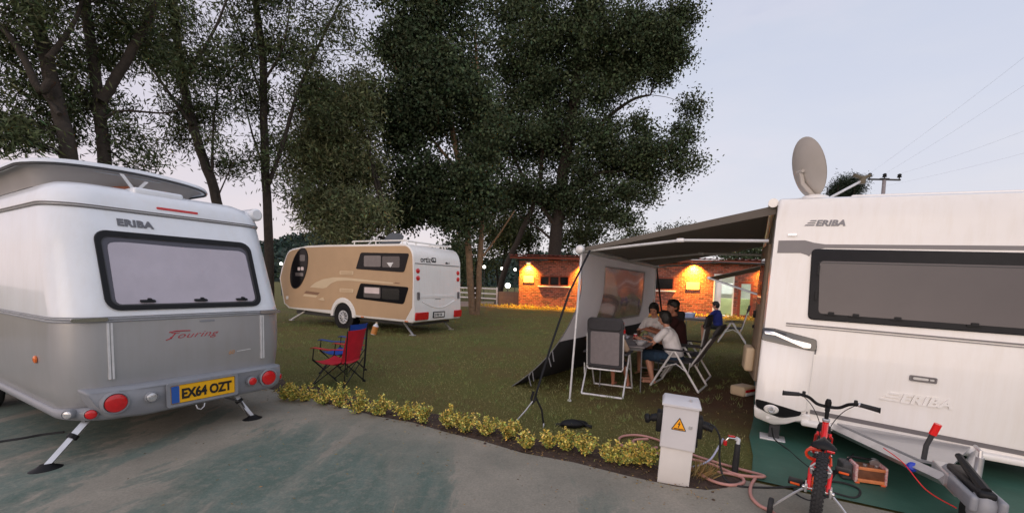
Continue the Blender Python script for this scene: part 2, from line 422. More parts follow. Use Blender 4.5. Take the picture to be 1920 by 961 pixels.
    b = MB(); b.lathe([(.035, 0), (.035, .012), (.02, .02), (0, .02)], (-.715, .62, .86), (-1, 0, .0), 14); b.build('side_marker', amber, T)
    b = MB(); b.pf(rrect(.12, .49, 2.318, 2.342, .008, 3), lambda u, v, d: (u, .352-d, v), -.02, .02); b.build('brake_light', redlens, T)
    b = MB(); b.box(-.02, .42, .46, .75, 2.44, 2.53, .03, 3); b.build('roof_vent', white, T)
    # pop-top
    def rr(z, x0, x1, y0, y1, r, k=0.0):         # rounded outline, finely divided, arched across by k
        base = rrect(x0, x1, y0, y1, r, 6); out = []
        for i_, (a_, b_) in enumerate(zip(base, base[1:]+base[:1])):
            n_ = 8 if i_ % 7 == 6 else 1
            out += [(a_[0]+(b_[0]-a_[0])*t/n_, a_[1]+(b_[1]-a_[1])*t/n_) for t in range(n_)]
        return [(u, v, z+k*(1-((u-.11)/.79)**2)) for u, v in out]
    b = MB(); b.loft([rr(2.47, -.58, .66, 1.0, 3.5, .12), rr(2.55, -.59, .70, .98, 3.5, .12, .02), rr(2.61, -.61, .77, .94, 3.52, .16, .04), rr(2.655, -.65, .86, .89, 3.55, .2, .06)], False, False)
    cv = b.build('pop_top_canvas', canvas, T, 60)
    b = MB(); b.pf(rpoly([(-.24, 2.49), (.26, 2.49), (.26, 2.57), (.12, 2.60), (.0, 2.575)], .03), lambda u, v, d: (u, .962-(v-2.49)*.42-d, v), 0, .006); b.build('canvas_patch', mat('rust_canvas', C(170, 104, 74), .8, .1, 6), cv)
    b = MB(); b.loft([rr(2.655, -.62, .84, .90, 3.62, .22, .06), rr(2.650, -.66, .88, .86, 3.66, .26, .07), rr(2.664, -.70, .92, .81, 3.70, .28, .07), rr(2.694, -.69, .91, .82, 3.69, .28, .07), rr(2.715, -.62, .84, .9, 3.6, .27, .07), rr(2.725, -.5, .72, 1.1, 3.5, .25, .07), rr(2.735, -.2, .42, 1.5, 3.2, .2, .07)])
    ld = b.build('pop_top_lid', white, T, 60)
    b = MB(); b.tube(rr(2.650, -.685, .905, .825, 3.69, .28, .07), .012, 6, True); b.build('lid_seal', darkgrey, ld)
    b = MB()
    for s, (u1, z1), (u0, z0) in ((1, (.0, 2.69), (.135, 2.485)), (-1, (.215, 2.655), (.085, 2.485))):
        b.pf([(u1-.018, z1), (u1+.018, z1), (u0+.018, z0), (u0-.018, z0)], lambda u, v, d: (u, .80-d-.008*s, v), 0, .008)
    hg = b.build('lid_hinge', alup, T)
    b = MB(); b.tube([(1.17, .40, 2.42), (1.17, .42, 2.42), (1.17, 3.6, 2.42)], [.055, .075, .075], 16); b.build('awning_case', white, T)
    # side window, wheel
    for sx in (-.62, 1.2):
        b = MB(); b.lathe([(.15, -.09), (.29, -.09), (.31, -.07), (.31, .07), (.29, .09), (.15, .09)], (sx, 3.0, .31), (1, 0, 0), 28); w = b.build('wheel', rubber, T)
        b = MB(); b.lathe([(.19, -.1), (.19, .1), (.05, .07), (.05, -.07)], (sx, 3.0, .31), (1, 0, 0), 20); b.build('rim', alu, w)
    b = MB(); b.box(-.55, 1.1, .1, 4.2, .33, .40); b.build('chassis', darkgrey, T)
    # corner steadies
    for top, foot in [((-.50, .14, .36), (-.815, .05, .03)), ((.66, .12, .38), (.835, -.02, .03))]:
        t, f = Vector(top), Vector(foot); b = MB()
        b.tube([t, t.lerp(f, .45)], .034, 4); b.tube([t.lerp(f, .4), f], .027, 4); lg = b.build('steady_leg', alu, T, 20)
        b = MB(); b.tube([t.lerp(f, .38), t.lerp(f, .46)], .042, 8); b.build('sleeve', black, lg)
        b = MB(); b.loft([[(f.x+math.cos(a)*r*1.25, f.y+math.sin(a)*r, z) for a in [2*PI*k/16 for k in range(16)]] for r, z in [(.085, .001), (.085, .014), (.05, .035), (.03, .055)]]); b.build('foot', black, lg)
    b = MB(); b.tube([(.50, .1, .36), (.74, .03, .22), (.80, .0, .06)], .012, 6); b.build('steady_brace', darkgrey, T)
    return T
touring()

# ================================================================== beige caravan on the lawn
def bunk():
    T = thing('bunk_caravan', 'beige sided caravan with white tail and oval window parked on the lawn', 'caravan', (-2.85, 12.75, 0), -A, 'caravans on the campsite', ry=.013)
    W = 2.32
    ax, az, ar = -3.29, .36, .50
    arch = [(ax+ar*math.cos(a), az+ar*math.sin(a)) for a in [rad(x) for x in range(176, 3, -12)]]
    outl = [(-6.30, .44), (-6.60, .60), (-6.87, 1.55), (-6.70, 1.95), (-6.42, 2.45), (-6.28, 2.58), (-6.05, 2.65), (-5.2, 2.74), (-4.2, 2.76), (-.95, 2.76)]
    outl += [(-.60+.42*math.sin(a), 2.30+.46*math.cos(a)) for a in [rad(x) for x in range(0, 91, 11)]]
    outl += [(-.17, 2.0), (-.13, 1.0), (-.10, .75), (-.12, .42), (-.2, .38), (-2.75, .38)]
    body = outl+list(reversed(arch))[0:] if False else outl+arch[::-1]
    f = lambda u, v, d: (u, d, v)
    def shell(poly, d0, d1, bev):
        b = bmesh.new(); n = len(poly)
        v0 = [b.verts.new((u, d0, v)) for u, v in poly]; v1 = [b.verts.new((u, d1, v)) for u, v in poly]
        b.faces.new(v0); b.faces.new(v1[::-1])
        for i in range(n): b.faces.new((v0[i], v1[i], v1[(i+1) % n], v0[(i+1) % n]))
        if bev:
            es = [e for e in b.edges if (e.verts[0].co.y == e.verts[1].co.y)]
            bmesh.ops.bevel(b, geom=es, offset=bev, segments=3, affect='EDGES', profile=.5)
        return b
    b = MB(); b.merge(shell(body, 0, W, .035)); b.build('body', white2, T, 40)
    S = lambda u, v, d: (u, -d, v)
    # beige panel inset from the outline
    arch2 = [(ax+(ar+.14)*math.cos(a), az+(ar+.14)*math.sin(a)) for a in [rad(x) for x in range(8, 173, 12)]]
    side = [(-6.22, .50), (-6.52, .63), (-6.79, 1.55), (-6.62, 1.95), (-6.37, 2.41), (-6.24, 2.52), (-6.04, 2.59), (-5.2, 2.68), (-4.2, 2.70), (-.72, 2.70)]
    side += [(-.58+.36*math.sin(a), 2.30+.40*math.cos(a)) for a in [rad(x) for x in range(8, 91, 12)]]
    side += [(-.19, 1.75), (-.20, .85), (-.46, .46)]+arch2
    b = MB(); b.pf(side, S, -.01, .006); pn = b.build('side_panel', beige, T, 0)
    # wheel arch trim
    b = MB(); o = [(ax+(ar+.10)*math.cos(a), az+(ar+.10)*math.sin(a)) for a in [rad(x) for x in range(0, 181, 9)]]; i = [(ax+(ar-.02)*math.cos(a), az+(ar-.02)*math.sin(a)) for a in [rad(x) for x in range(180, -1, -9)]]
    b.pf(o+i, S, -.03, .03); b.build('wheel_arch', white2, T)
    # inside of the arch
    b = MB(); b.lathe([(ar-.02, 0), (ar-.02, .3)], (ax, .02, az), (0, 1, 0), 28); b.build('arch_liner', black, T)
    b = MB(); b.lathe([(.2, 0), (.31, .0), (.33, .03), (.33, .17), (.31, .2), (.2, .2)], (ax, .02, .34), (0, 1, 0), 32); w = b.build('wheel', rubber, T)
    b = MB(); b.lathe([(.225, 0), (.225, .02), (.2, .06), (.2, .18)], (ax, .012, .34), (0, 1, 0), 28); rm = b.build('rim', darkgrey, w)
    b = MB(); b.ringf([(ax+.225*math.cos(k*PI/14), .34+.225*math.sin(k*PI/14)) for k in range(28)], [(ax+.195*math.cos(k*PI/14), .34+.195*math.sin(k*PI/14)) for k in range(28)], S, -.02, .004)
    for k in range(10):
        a = 2*PI*k/10
        for da in (-.11, .11):
            b.tube([(ax+.05*math.cos(a), -.002, .34+.05*math.sin(a)), (ax+.205*math.cos(a+da), -.002, .34+.205*math.sin(a+da))], .011, 5)
    b.lathe([(.055, 0), (.055, .015), (.03, .02), (0, .02)], (ax, .0, .34), (0, -1, 0), 14)
    b.build('hubcap', alup, w)
    b = MB(); b.lathe([(.2, 0), (.33, 0), (.33, .2), (.2, .2)], (ax, W-.22, .34), (0, 1, 0), 28); b.build('wheel', rubber, T)
    # windows
    def wnd(poly, rects, r=.08):
        b = MB(); b.pf(rpoly(poly, r), S, -.01, .018); w_ = b.build('window', sideglass, T)
        for (x0, x1, z0, z1, m_) in rects:
            b = MB(); b.pf(rrect(x0, x1, z0, z1, .04, 3), S, .015, .022); b.build('sliding_pane', m_, w_)
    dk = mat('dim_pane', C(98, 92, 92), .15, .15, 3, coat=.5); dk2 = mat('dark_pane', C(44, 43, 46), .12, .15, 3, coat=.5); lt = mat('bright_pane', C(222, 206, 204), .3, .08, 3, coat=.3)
    wnd([(-2.44, 2.50), (-.34, 2.47), (-.54, 1.90), (-2.67, 1.965)], [(-2.28, -1.52, 2.05, 2.40, dk), (-1.46, -.72, 2.04, 2.38, dk2)])
    wnd([(-2.44, 1.51), (-.34, 1.46), (-.54, .93), (-2.67, 1.0)], [(-2.28, -1.52, 1.06, 1.41, dk), (-1.46, -.72, 1.05, 1.39, dk2)])
    b = MB(); b.pf(rrect(-2.24, -1.57, 1.20, 1.385, .03, 3), S, .02, .026); b.build('blind', lt, T)
    b = MB(); b.pf([(-1.26, 2.18), (-.98, 2.19), (-1.10, 2.04)], S, .02, .026); b.build('paper_corner', mat('white_paper', (.85, .85, .85, 1), .6), T)
    ov = [( -5.66+.46*math.cos(a)+.24*math.sin(a), 1.93+.74*math.sin(a)) for a in [2*PI*k/40 for k in range(40)]]
    b = MB(); b.pf(ov, S, -.01, .02); w_ = b.build('oval_window', sideglass, T)
    b = MB(); b.ringf(ov, [(-5.66+(u+5.66)*.93, 1.93+(v-1.93)*.955) for u, v in ov], S, .0, .026); b.build('frame', black, w_)
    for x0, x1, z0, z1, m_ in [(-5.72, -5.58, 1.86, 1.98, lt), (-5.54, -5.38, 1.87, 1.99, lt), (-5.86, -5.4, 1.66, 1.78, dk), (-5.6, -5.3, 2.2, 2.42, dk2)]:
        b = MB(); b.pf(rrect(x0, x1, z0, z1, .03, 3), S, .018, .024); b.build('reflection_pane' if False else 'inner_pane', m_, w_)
    # decals
    b = MB()
    top = [(-5.05, 1.28), (-4.75, 1.45), (-4.35, 1.58), (-3.8, 1.66), (-3.2, 1.67), (-1.0, 1.575)]; bot = [(-1.0, 1.54), (-3.1, 1.58), (-3.6, 1.55), (-3.9, 1.45), (-4.15, 1.30), (-4.35, 1.265)]
    b.pf(top+bot, S, .004, .009); b.pf([(-5.45, .95), (-4.72, .93), (-4.62, 1.0), (-5.35, 1.02)], S, .004, .009); b.build('stripe', cream, pn, 0)
    b = MB(); b.pf([(-5.38, 1.05), (-4.62, 1.02), (-4.50, 1.11), (-5.25, 1.14)], S, .004, .009); b.build('stripe', brown, pn, 0)
    b = MB(); b.pf([(-.9, 1.585), (-.7, 1.57), (-.75, 1.545), (-.95, 1.55)], S, .004, .009); b.build('stripe_badge', brown, pn, 0)
    for z in (1.83, 1.24):
        b = MB(); b.pf(rrect(-3.45, -2.78, z-.06, z+.06, .02, 3), S, .0, .02); v_ = b.build('fridge_vent', cream, T)
        b = MB()
        for k in range(3): b.pf(rrect(-3.4, -2.83, z-.04+k*.03, z-.025+k*.03, .004, 1), S, .018, .024)
        b.build('louvre', beige, v_)
    b = MB(); b.pf(rpoly([(-4.55, .87), (-4.3, .95), (-4.2, .84)], .02), S, 0, .05); b.build('socket_flap', cream, T)
    b = MB(); b.pf(rrect(-6.42, -6.3, .78, .9, .03, 3), S, 0, .03); b.build('socket_cap', white2, T)
    b = MB()
    for x in (-2.35, -.42): b.pf(rrect(x-.07, x+.07, .40, .43, .01, 2), S, 0, .012)
    b.build('reflector', amber, T)
    # rear face
    RX = [(.4, -.12), (.75, -.10), (1.0, -.13), (2.0, -.17), (2.30, -.18), (2.42, -.19), (2.6, -.29), (2.7, -.43), (2.75, -.55)]
    R = lambda u, v, d: (interp(RX, v)+d, u, v)
    b = MB(); b.pf(rrect(.06, W-.06, 2.175, 2.195, .006, 2), R, 0, .018); b.build('rear_trim', greytrim, T)
    b = MB(); b.text('ortiz', .25, lambda u, v, d: R(.30+u, 2.235+v, d), .006, 0, .003, 1.0, sx=1.0)
    b.ringf(rrect(.82, 1.03, 2.25, 2.40, .03, 3), rrect(.845, 1.005, 2.30, 2.375, .02, 3), R, 0, .006); b.ringf(rrect(.80, .92, 2.27, 2.36, .03, 3), rrect(.825, .9, 2.29, 2.34, .02, 3), R, 0, .006)
    b.build('rear_lettering', textblack, T, 0); b = MB()
    b.text('elite 5', .09, lambda u, v, d: R(1.50+u, 2.235+v, d), .006, 0, .002); b.build('model_lettering', textblack, T, 0)
    for u in (.18, W-.14):
        for z in (1.96, 1.74):
            b = MB(); b.lathe([(.075, 0), (.075, .02), (.04, .03), (0, .03)], R(u, z, 0), (1, 0, 0), 16); b.build('round_light', redlens, T)
        b = MB(); b.ringf(rrect(u-.045, u+.045, 1.08, 1.32, .03, 3), rrect(u-.02, u+.02, 1.12, 1.28, .015, 3), R, 0, .04); b.build('grab_handle', greytrim, T)
    for x0, x1 in ((.03, .62), (W-.38, W+.02)):
        b = MB(); b.pf(rrect(x0, x1, .46, .70, .03, 3), R, -.02, .04, .012); b.build('tail_light', redlens, T)
    b = MB(); b.pf(rrect(.86, 1.42, .50, .68, .02, 3), R, 0, .02); pt = b.build('number_plate', white2, T)
    b = MB(); b.ringf(rrect(.85, 1.43, .49, .69, .02, 3), rrect(.88, 1.40, .52, .66, .015, 3), R, .0, .024); b.build('plate_frame', black, pt)
    b = MB(); b.text('35 VRE 130', .11, lambda u, v, d: R(.895+u, .55+v, .02+d), .003, 0, .002, .95, sx=.78); b.build('plate_lettering', textblack, pt, 0)
    b = MB(); pts = [R(u, 1.03-.22*math.sin(PI*(u-.35)/(W-.7)), .0) for u in np.linspace(.35, W-.35, 16)]; b.tube(pts, .018, 6)
    b.pf([(.3, 1.14), (W-.3, 1.14), (W-.36, 1.22), (.36, 1.22)], R, 0, .014); b.build('moulded_crease', white2, T, 60)
    b = MB(); b.pf(rrect(.98, 1.25, 1.085, 1.10, .004, 2), R, 0, .012); b.build('door_catch', greytrim, T)
    # roof
    b = MB()
    for y in (.12, W-.12):
        b.tube([(-3.0, y, 2.85), (-2.95, y, 2.875), (-.62, y, 2.875), (-.5, y, 2.83)], .025, 8)
        for x in (-2.9, -1.9, -.75): b.tube([(x, y, 2.74), (x, y, 2.87)], .018, 6)
    for x in (-.55,): b.tube([(x, .12, 2.85), (x, W-.12, 2.85)], .025, 8)
    for k in range(3): b.tube([(-.55, .5+k*.65, 2.73), (-.55, .5+k*.65, 2.85)], .018, 6)
    b.build('roof_rail', white2, T)
    b = MB(); b.pf(rpoly([(-2.6, 2.84), (-1.7, 2.84), (-1.62, 3.12), (-1.9, 3.24), (-2.35, 3.25)], .1), lambda u, v, d: (u, .9+(v-2.8)*.55+d, v), 0, .04); ds = b.build('satellite_panel', mat('smoky_panel', C(88, 92, 96), .4, .1, 3), T)
    b = MB(); b.tube([(-2.85, .6, 2.78), (-2.45, .9, 3.25)], .018, 6); b.box(-2.7, -2.3, .7, 1.1, 2.75, 2.84, .02); b.build('mast', alup, ds)
    b = MB(); b.lathe([(.09, 0), (.08, .05), (0, .07)], (-3.6, .5, 2.755), (0, 0, 1), 14); b.build('roof_vent', white2, T)
    # steadies and chassis
    b = MB(); b.box(-6.2, -.4, .25, W-.25, .26, .375); b.build('chassis', darkgrey, T)
    for top, ft in [((-.75, .25, .33), (-.18, .02, .03)), ((-.7, W-.3, .33), (-.28, W-.3, .03)), ((-5.7, .25, .36), (-6.2, .05, .03)), ((-5.7, W-.3, .36), (-6.2, W-.1, .03))]:
        b = MB(); b.tube([top, ft], .035, 6); b.box(ft[0]-.09, ft[0]+.09, ft[1]-.06, ft[1]+.06, .0, .03, .008); b.build('steady_leg', alu, T)
    return T
bunk()

# ================================================================== white caravan beside the camera
def white_caravan():
    T = thing('white_caravan', 'large white caravan with open side door and satellite dish, front towards the camera', 'caravan', CO, -A, 'caravans on the campsite', ry=rad(2.3))
    X0, X1, LEN = -.06, 2.50, 6.6
    pr = lambda z: .04*max(0, .45-z)/.2 if z < .45 else (0 if z < 1.0 else .12*(z-1))
    prof = [(.12, .24), (.03, .30), (.0, .46), (0, 1.0), (.06, 1.5), (.12, 2.0), (.168, 2.40), (.19, 2.56), (.23, 2.635), (.30, 2.66), (1.5, 2.67), (LEN-.2, 2.66), (LEN, 2.4), (LEN, .35), (LEN-.1, .28)]
    def shell(x0, x1, poly, bev):
        b = bmesh.new(); n = len(poly)
        v0 = [b.verts.new((x0, u, v)) for u, v in poly]; v1 = [b.verts.new((x1, u, v)) for u, v in poly]
        b.faces.new(v0); b.faces.new(v1[::-1])
        for i in range(n): b.faces.new((v0[i], v1[i], v1[(i+1) % n], v0[(i+1) % n]))
        es = [e for e in b.edges if e.verts[0].co.x == e.verts[1].co.x]
        bmesh.ops.bevel(b, geom=es, offset=bev, segments=4, affect='EDGES', profile=.5)
        return b
    b = MB(); b.merge(shell(X0, X1, prof, .045)); b.build('body', white2, T, 40)
    P = lambda u, v, d: (u, pr(v)-d, v)
    # stripe
    st = [(X0+.03, 2.135), (.22, 2.14), (.30, 2.11), (.37, 2.095), (X1-.04, 2.12), (X1-.04, 2.165) ]
    st = [(X0+.04, 2.05), (.19, 2.055), (.25, 2.035), (.27, 2.02), (.30, 2.085), (.40, 2.112), (X1-.04, 2.125), (X1-.04, 2.165), (.40, 2.15), (.30, 2.165), (.22, 2.19), (X0+.04, 2.185)]
    b = MB(); b.pf(st, P, 0, .004); b.build('stripe', greytrim, T, 0)
    # window
    o = rpoly([(.285, 2.10), (2.16, 2.10), (2.12, 1.385), (.315, 1.365)], .05); sh = [(u, v) for u, v in o]
    b = MB(); b.pf(o, P, -.01, .022, .008); w = b.build('front_window', black, T)
    i = rpoly([(.365, 1.975), (2.08, 1.985), (2.04, 1.445), (.40, 1.435)], .04)
    b = MB(); b.pf(i, P, .0, .024); b.build('tinted_pane', smoked, w)
    b = MB(); b.pf([(.36, 1.955), (2.09, 1.965), (2.09, 1.972), (.36, 1.962)], P, .02, .027); b.build('blind_edge', darkgrey, w, 0)
    for u in (.50, .70, 1.02, 1.55):
        b = MB(); b.pf(rrect(u-.05, u+.05, 1.425, 1.437, .004, 2), P, .02, .035); b.pf(rrect(u-.02, u+.03, 1.43, 1.46, .006, 2), P, .02, .035); b.build('latch', black, w)
    for v in (1.62, 1.88):
        b = MB(); b.pf(rrect(.352, .372, v-.05, v+.05, .006, 2), P, .02, .04); b.build('latch', black, w)
    # lettering
    b = MB()
    b.text('ERIBA', .082, lambda u, v, d: P(.295+u, 2.345+v, d), .005, .22, .0035, 1.02, sx=1.15)
    for k in range(3):
        z = 2.345+k*.023; s = .014*k
        b.pf([(.225-.028+k*.022, z), (.285+s*.5, z), (.288+s*.5, z+.012), (.228-.028+k*.022+.01, z+.012)], P, 0, .005)
    b.text('NOVA', .09, lambda u, v, d: P(1.80+u, 2.375+v, d), .005, .22, .002, 1.05, sx=1.2)
    b.build('maker_lettering', textgrey, T, 0)
    b = MB()
    b.text('ERIBA', .115, lambda u, v, d: P(1.115+u, .652+v+u*.02, d), .012, .22, .005, 1.03, sx=1.2)
    for k in range(3):
        z = .652+k*.031
        b.pf([(.965+k*.03, z), (1.10+k*.006, z), (1.103+k*.006, z+.018), (.975+k*.03, z+.018)], P, 0, .012)
    b.build('embossed_lettering', white2, T, 30)
    # trim lines
    b = MB(); b.pf(rrect(.13, X1-.03, 1.298, 1.312, .005, 1), P, 0, .012); b.pf(rrect(.13, X1-.03, 1.276, 1.284, .003, 1), P, 0, .008); b.build('trim_line', greytrim, T)
    b = MB(); b.pf([(.43, .385), (X1-.06, .325), (X1-.06, .37), (.43, .43)], P, 0, .006); b.build('lower_stripe', greytrim, T, 0)
    b = MB(); b.box(.36, X1-.04, -.05, .1, .255, .315, .018); b.build('front_skirt', white2, T, 40)
    # corner panel with lamps
    cp = rpoly([(X0-.015, 1.135), (.405, 1.115), (.395, .40), (.30, .385), (.2, .30), (.03, .29), (X0-.015, .42)], .03)
    b = MB(); b.pf(cp, P, -.01, .028, .01); c1 = b.build('corner_panel', white2, T, 45)
    b = MB(); b.pf([(.405, 1.10), (.420, 1.10), (.412, .33), (.397, .33)], P, -.005, .012); b.build('panel_gap', greytrim, c1, 0)
    b = MB(); b.pf(rpoly([(X0-.02, 1.235), (.02, 1.24), (.41, 1.165), (.42, 1.05), (.36, 1.045), (X0-.02, 1.105)], .02), P, -.01, .034, .006); hl = b.build('corner_light', darkglass, c1)
    b = MB(); b.pf(rpoly([(X0, 1.205), (.03, 1.208), (.20, 1.145), (.37, 1.115), (.37, 1.068), (.31, 1.064), (.21, 1.105), (.04, 1.172), (X0, 1.178)], .012), P, .02, .046, .006); b.build('chrome_strip', chrome, hl)
    b = MB(); b.pf(rpoly([(X0-.01, .455), (.36, .39), (.34, .34), (.22, .30), (.10, .29), (X0, .37)], .02), P, .0, .032); fg = b.build('fog_recess', black, c1)
    b = MB(); b.pf([(.085+.07*math.cos(a), .365+.052*math.sin(a)) for a in [2*PI*k/24 for k in range(24)]], P, .01, .042, .01); b.build('fog_bezel', white2, fg)
    b = MB(); b.lathe([(.034, 0), (.034, .02), (.026, .026), (.02, .02), (0, .022)], P(.085, .365, .034), (0, -1, 0), 20); b.build('fog_lens', clearlens, fg)
    low = rpoly([(X0-.02, .37), (.05, .315), (.18, .28), (.30, .325), (.38, .375), (.44, .375), (.44, .30), (.33, .285), (.24, .225), (.12, .19), (X0, .235)], .03)
    b = MB(); b.pf(low, P, -.08, .036, .012); b.lathe([(.016, 0), (.016, .006), (0, .008)], P(.06, .262, .036), (0, -1, 0), 10); b.build('corner_bumper', white2, c1, 45)
    cp2 = [(X0+X1-u, v) for u, v in cp]
    b = MB(); b.pf(cp2[::-1], P, -.01, .028, .01); b.build('corner_panel', white2, T, 45)
    # gas locker handle
    b = MB(); b.ringf(rrect(1.16, 1.355, .87, .925, .012, 3), rrect(1.172, 1.343, .88, .915, .008, 3), P, 0, .012); b.pf(rrect(1.172, 1.343, .88, .915, .008, 3), P, 0, .004); h = b.build('locker_handle', greytrim, T)
    b = MB(); b.pf(rrect(1.185, 1.295, .887, .91, .01, 3), P, .0, .014); b.pf(rrect(1.305, 1.335, .89, .906, .004, 2), P, .0, .012); b.build('latch', alu, h)
    b = MB(); b.pf(rrect(.06, .14, 2.235, 2.26, .004, 2), P, 0, .016); b.build('clearance_light', clearlens, T)
    # roof
    b = MB(); b.box(.62, X1-.05, .55, .8, 2.66, 2.725, .02); b.box(.62, .66, .55, 4.5, 2.66, 2.72, .01); b.box(X1-.12, X1-.08, .55, 4.5, 2.66, 2.72, .01); b.build('roof_rail', white2, T)
    # satellite dish
    base = Vector((.30, .62, 2.66))
    b = MB(); b.lathe([(.16, 0), (.155, .03), (.12, .07), (.05, .09), (0, .092)], base, (0, 0, 1), 20); d = b.build('satellite_dish', white2, T)
    n = Vector((.72, .36, .26)).normalized(); side_ = n.cross(Vector((0, 0, 1))).normalized(); upv = side_.cross(n).normalized()
    dc = base+Vector((-.09, .02, .40))
    rings = []
    for r in np.linspace(.02, 1, 9): rings.append([dc+side_*(.29*r*math.cos(a))+upv*(.345*r*math.sin(a))+n*(.075*r*r-.075) for a in [2*PI*k/36 for k in range(36)]])
    rings2 = [[p-n*.008 for p in q] for q in rings]
    b = MB(); b.loft(rings2[::-1]+rings); b.build('reflector', dishm, d, 50)
    b = MB(); b.tube([base+Vector((0, 0, .06)), dc-n*.10-upv*.16, dc-n*.095-upv*.02], .024, 8); b.tube([dc-n*.1-upv*.02-side_*.05, dc-n*.1-upv*.02+side_*.05], .02, 8); b.build('bracket', dishm, d)
    tip = base+Vector((.46, .36, .30))
    b = MB(); b.tube([base+Vector((.08, .06, .02)), tip], .014, 8); a1 = b.build('feed_arm', alup, d)
    b = MB(); b.box(-.03, .03, -.03, .03, -.04, .05, .008); b.cyl((-.02, -.02, .03), (-.09, -.07, .05), .022); b.cyl((.02, 0, .03), (.07, .02, .06), .018); o_ = b.build('feed_head', mat('feed_plastic', C(92, 84, 66), .5), d); o_.location = tip
    # open door folded back on the side wall
    b = MB(); b.M = Matrix.Translation((X0-.015, .98, .45)) @ Matrix.Rotation(rad(96), 4, 'Z')
    b.box(0, .62, -.022, .022, 0, 1.78, .02, 3); dr = b.build('door', mat('door_lining', C(150, 132, 112), .6, .08, 3), T)
    M_ = Matrix.Translation((X0-.015, .98, .45)) @ Matrix.Rotation(rad(96), 4, 'Z')
    b = MB(); b.M = M_; b.box(.12, .52, .022, .13, .10, .42, .03, 3); b.build('waste_bin', cream, dr)
    b = MB(); b.M = M_; b.box(.50, .58, .022, .05, .8, .9, .008); b.box(.53, .57, .022, .045, .65, .7, .008); b.build('latch', black, dr)
    b = MB(); b.M = M_; b.pf(rrect(.14, .5, 1.0, 1.6, .05, 4), lambda u, v, d_: (u, .02+d_, v), 0, .006); b.build('door_window', darkglass, dr)
    # door opening on the side wall (dark)
    b = MB(); b.pf(rrect(1.02, 1.64, .45, 2.22, .05, 4), lambda u, v, d_: (X0-d_, u, v), -.02, .006); b.build('door_opening', mat('doorway_interior', C(120, 104, 88), .7), T)
    b = MB(); b.pf(rrect(2.6, 3.6, 1.3, 1.95, .06, 4), lambda u, v, d_: (X0-d_, u, v), -.02, .02); b.build('side_window', darkglass, T)
    for x, s in ((X0+.05, 1), (X1-.25, 1)):
        b = MB(); b.lathe([(.15, 0), (.29, 0), (.32, .03), (.32, .17), (.29, .2), (.15, .2)], (x, 3.5, .32), (1, 0, 0), 26); b.build('wheel', rubber, T)
    b = MB(); b.box(X0+.3, X1-.3, .3, LEN-.2, .20, .27); b.build('chassis', darkgrey, T)
    # front steady with its pad
    for x in (.14, X1-.2):
        b = MB(); b.box(x-.05, x+.05, .07, .13, .03, .26, .008); b.tube([(x, .4, .24), (x, .1, .05)], .03, 6); sl = b.build('steady_leg', darkgrey, T)
        b = MB(); b.box(x-.13, x+.11, .0, .2, .008+.004, .035, .006); b.build('foot_plate', alup, sl)
    # A-frame drawbar
    hx, hy, hz = 1.16, -1.52, .40
    bars = MB()
    for x in (.52, 1.80):
        bars.tube([(x, .35, .26), (x+(hx-x)*.06, .2, .27), (hx+(.05 if x > hx else -.05), hy+.25, hz-.02)], .045, 4)
    bars.box(hx-.06, hx+.06, hy+.05, hy+.5, hz-.06, hz+.04, .01)
    db = bars.build('drawbar', alu, T, 20)
    b = MB(); pl = [(.66, .05), (1.66, .05), (hx+.09, hy+.62), (hx-.09, hy+.62)]
    b.loft([[(u, v, .315+(.05-v)*.055) for u, v in pl], [(u, v, .335+(.05-v)*.055) for u, v in pl]]); b.build('cover_plate', silver, db, 0)
    b = MB(); b.tube([(hx, hy+.35, hz+.03), (hx, hy-.02, hz+.02)], .05, 10)
    b.box(hx-.085, hx-.045, hy-.25, hy+.12, hz-.03, hz+.07, .018, 3); b.box(hx+.045, hx+.085, hy-.25, hy+.12, hz-.03, hz+.07, .018, 3); b.lathe([(.055, -.1), (.07, -.06), (.07, .03), (.04, .08), (0, .09)], (hx, hy-.17, hz), (0, 0, 1), 18)
    hc = b.build('coupling_head', silverd, db, 40)
    b = MB(); b.box(hx-.045, hx+.045, hy-.22, hy+.30, hz+.05, hz+.10, .02, 3); b.tube([(hx, hy-.18, hz+.09), (hx, hy+.05, hz+.13), (hx, hy+.26, hz+.17)], [.03, .026, .02], 8); b.build('stabiliser_handle', black, hc)
    b = MB(); b.box(hx-.02, hx+.02, hy-.18, hy-.12, hz+.10, hz+.107, .002); b.build('wear_mark', redpaint, hc)
    b = MB(); b.tube([(hx-.06, hy+.66, hz-.02), (hx-.06, hy+.65, hz+.10), (hx-.04, hy+.63, hz+.20)], .018, 8); hb = b.build('handbrake', darkgrey, db)
    b = MB(); b.tube([(hx-.04, hy+.63, hz+.20), (hx-.02, hy+.62, hz+.29)], .026, 8); b.build('grip', redpaint, hb)
    b = MB(); b.tube([(hx+.17, hy+.44, .12), (hx+.17, hy+.44, .54)], .024, 12); b.tube([(hx+.17, hy+.44, .54), (hx+.17, hy+.44, .58), (hx+.17, hy+.54, .59)], .012, 8); jw = b.build('jockey_wheel', alu, db)
    b = MB(); b.lathe([(.03, -.035), (.1, -.035), (.11, 0), (.1, .035), (.03, .035)], (hx+.17, hy+.44, .118), (1, 0, 0), 20); b.build('tyre', rubber, jw)
    b = MB(); b.lathe([(.02, 0), (.036, .01), (.036, .03), (.02, .045), (0, .045)], (hx-.16, hy+.50, hz-.05), (-.3, -.8, .3), 16); b.build('cable_plug', mat('blue_plastic', C(40, 70, 190), .4), db)
    b = MB(); b.tube(spline([(hx-.30, hy+.70, hz+.0), (hx-.22, hy+.50, hz-.03), (hx-.14, hy+.25, hz-.12), (hx-.05, hy+.02, hz-.12)], 5), .004, 6); b.build('breakaway_cable', redpaint, db)
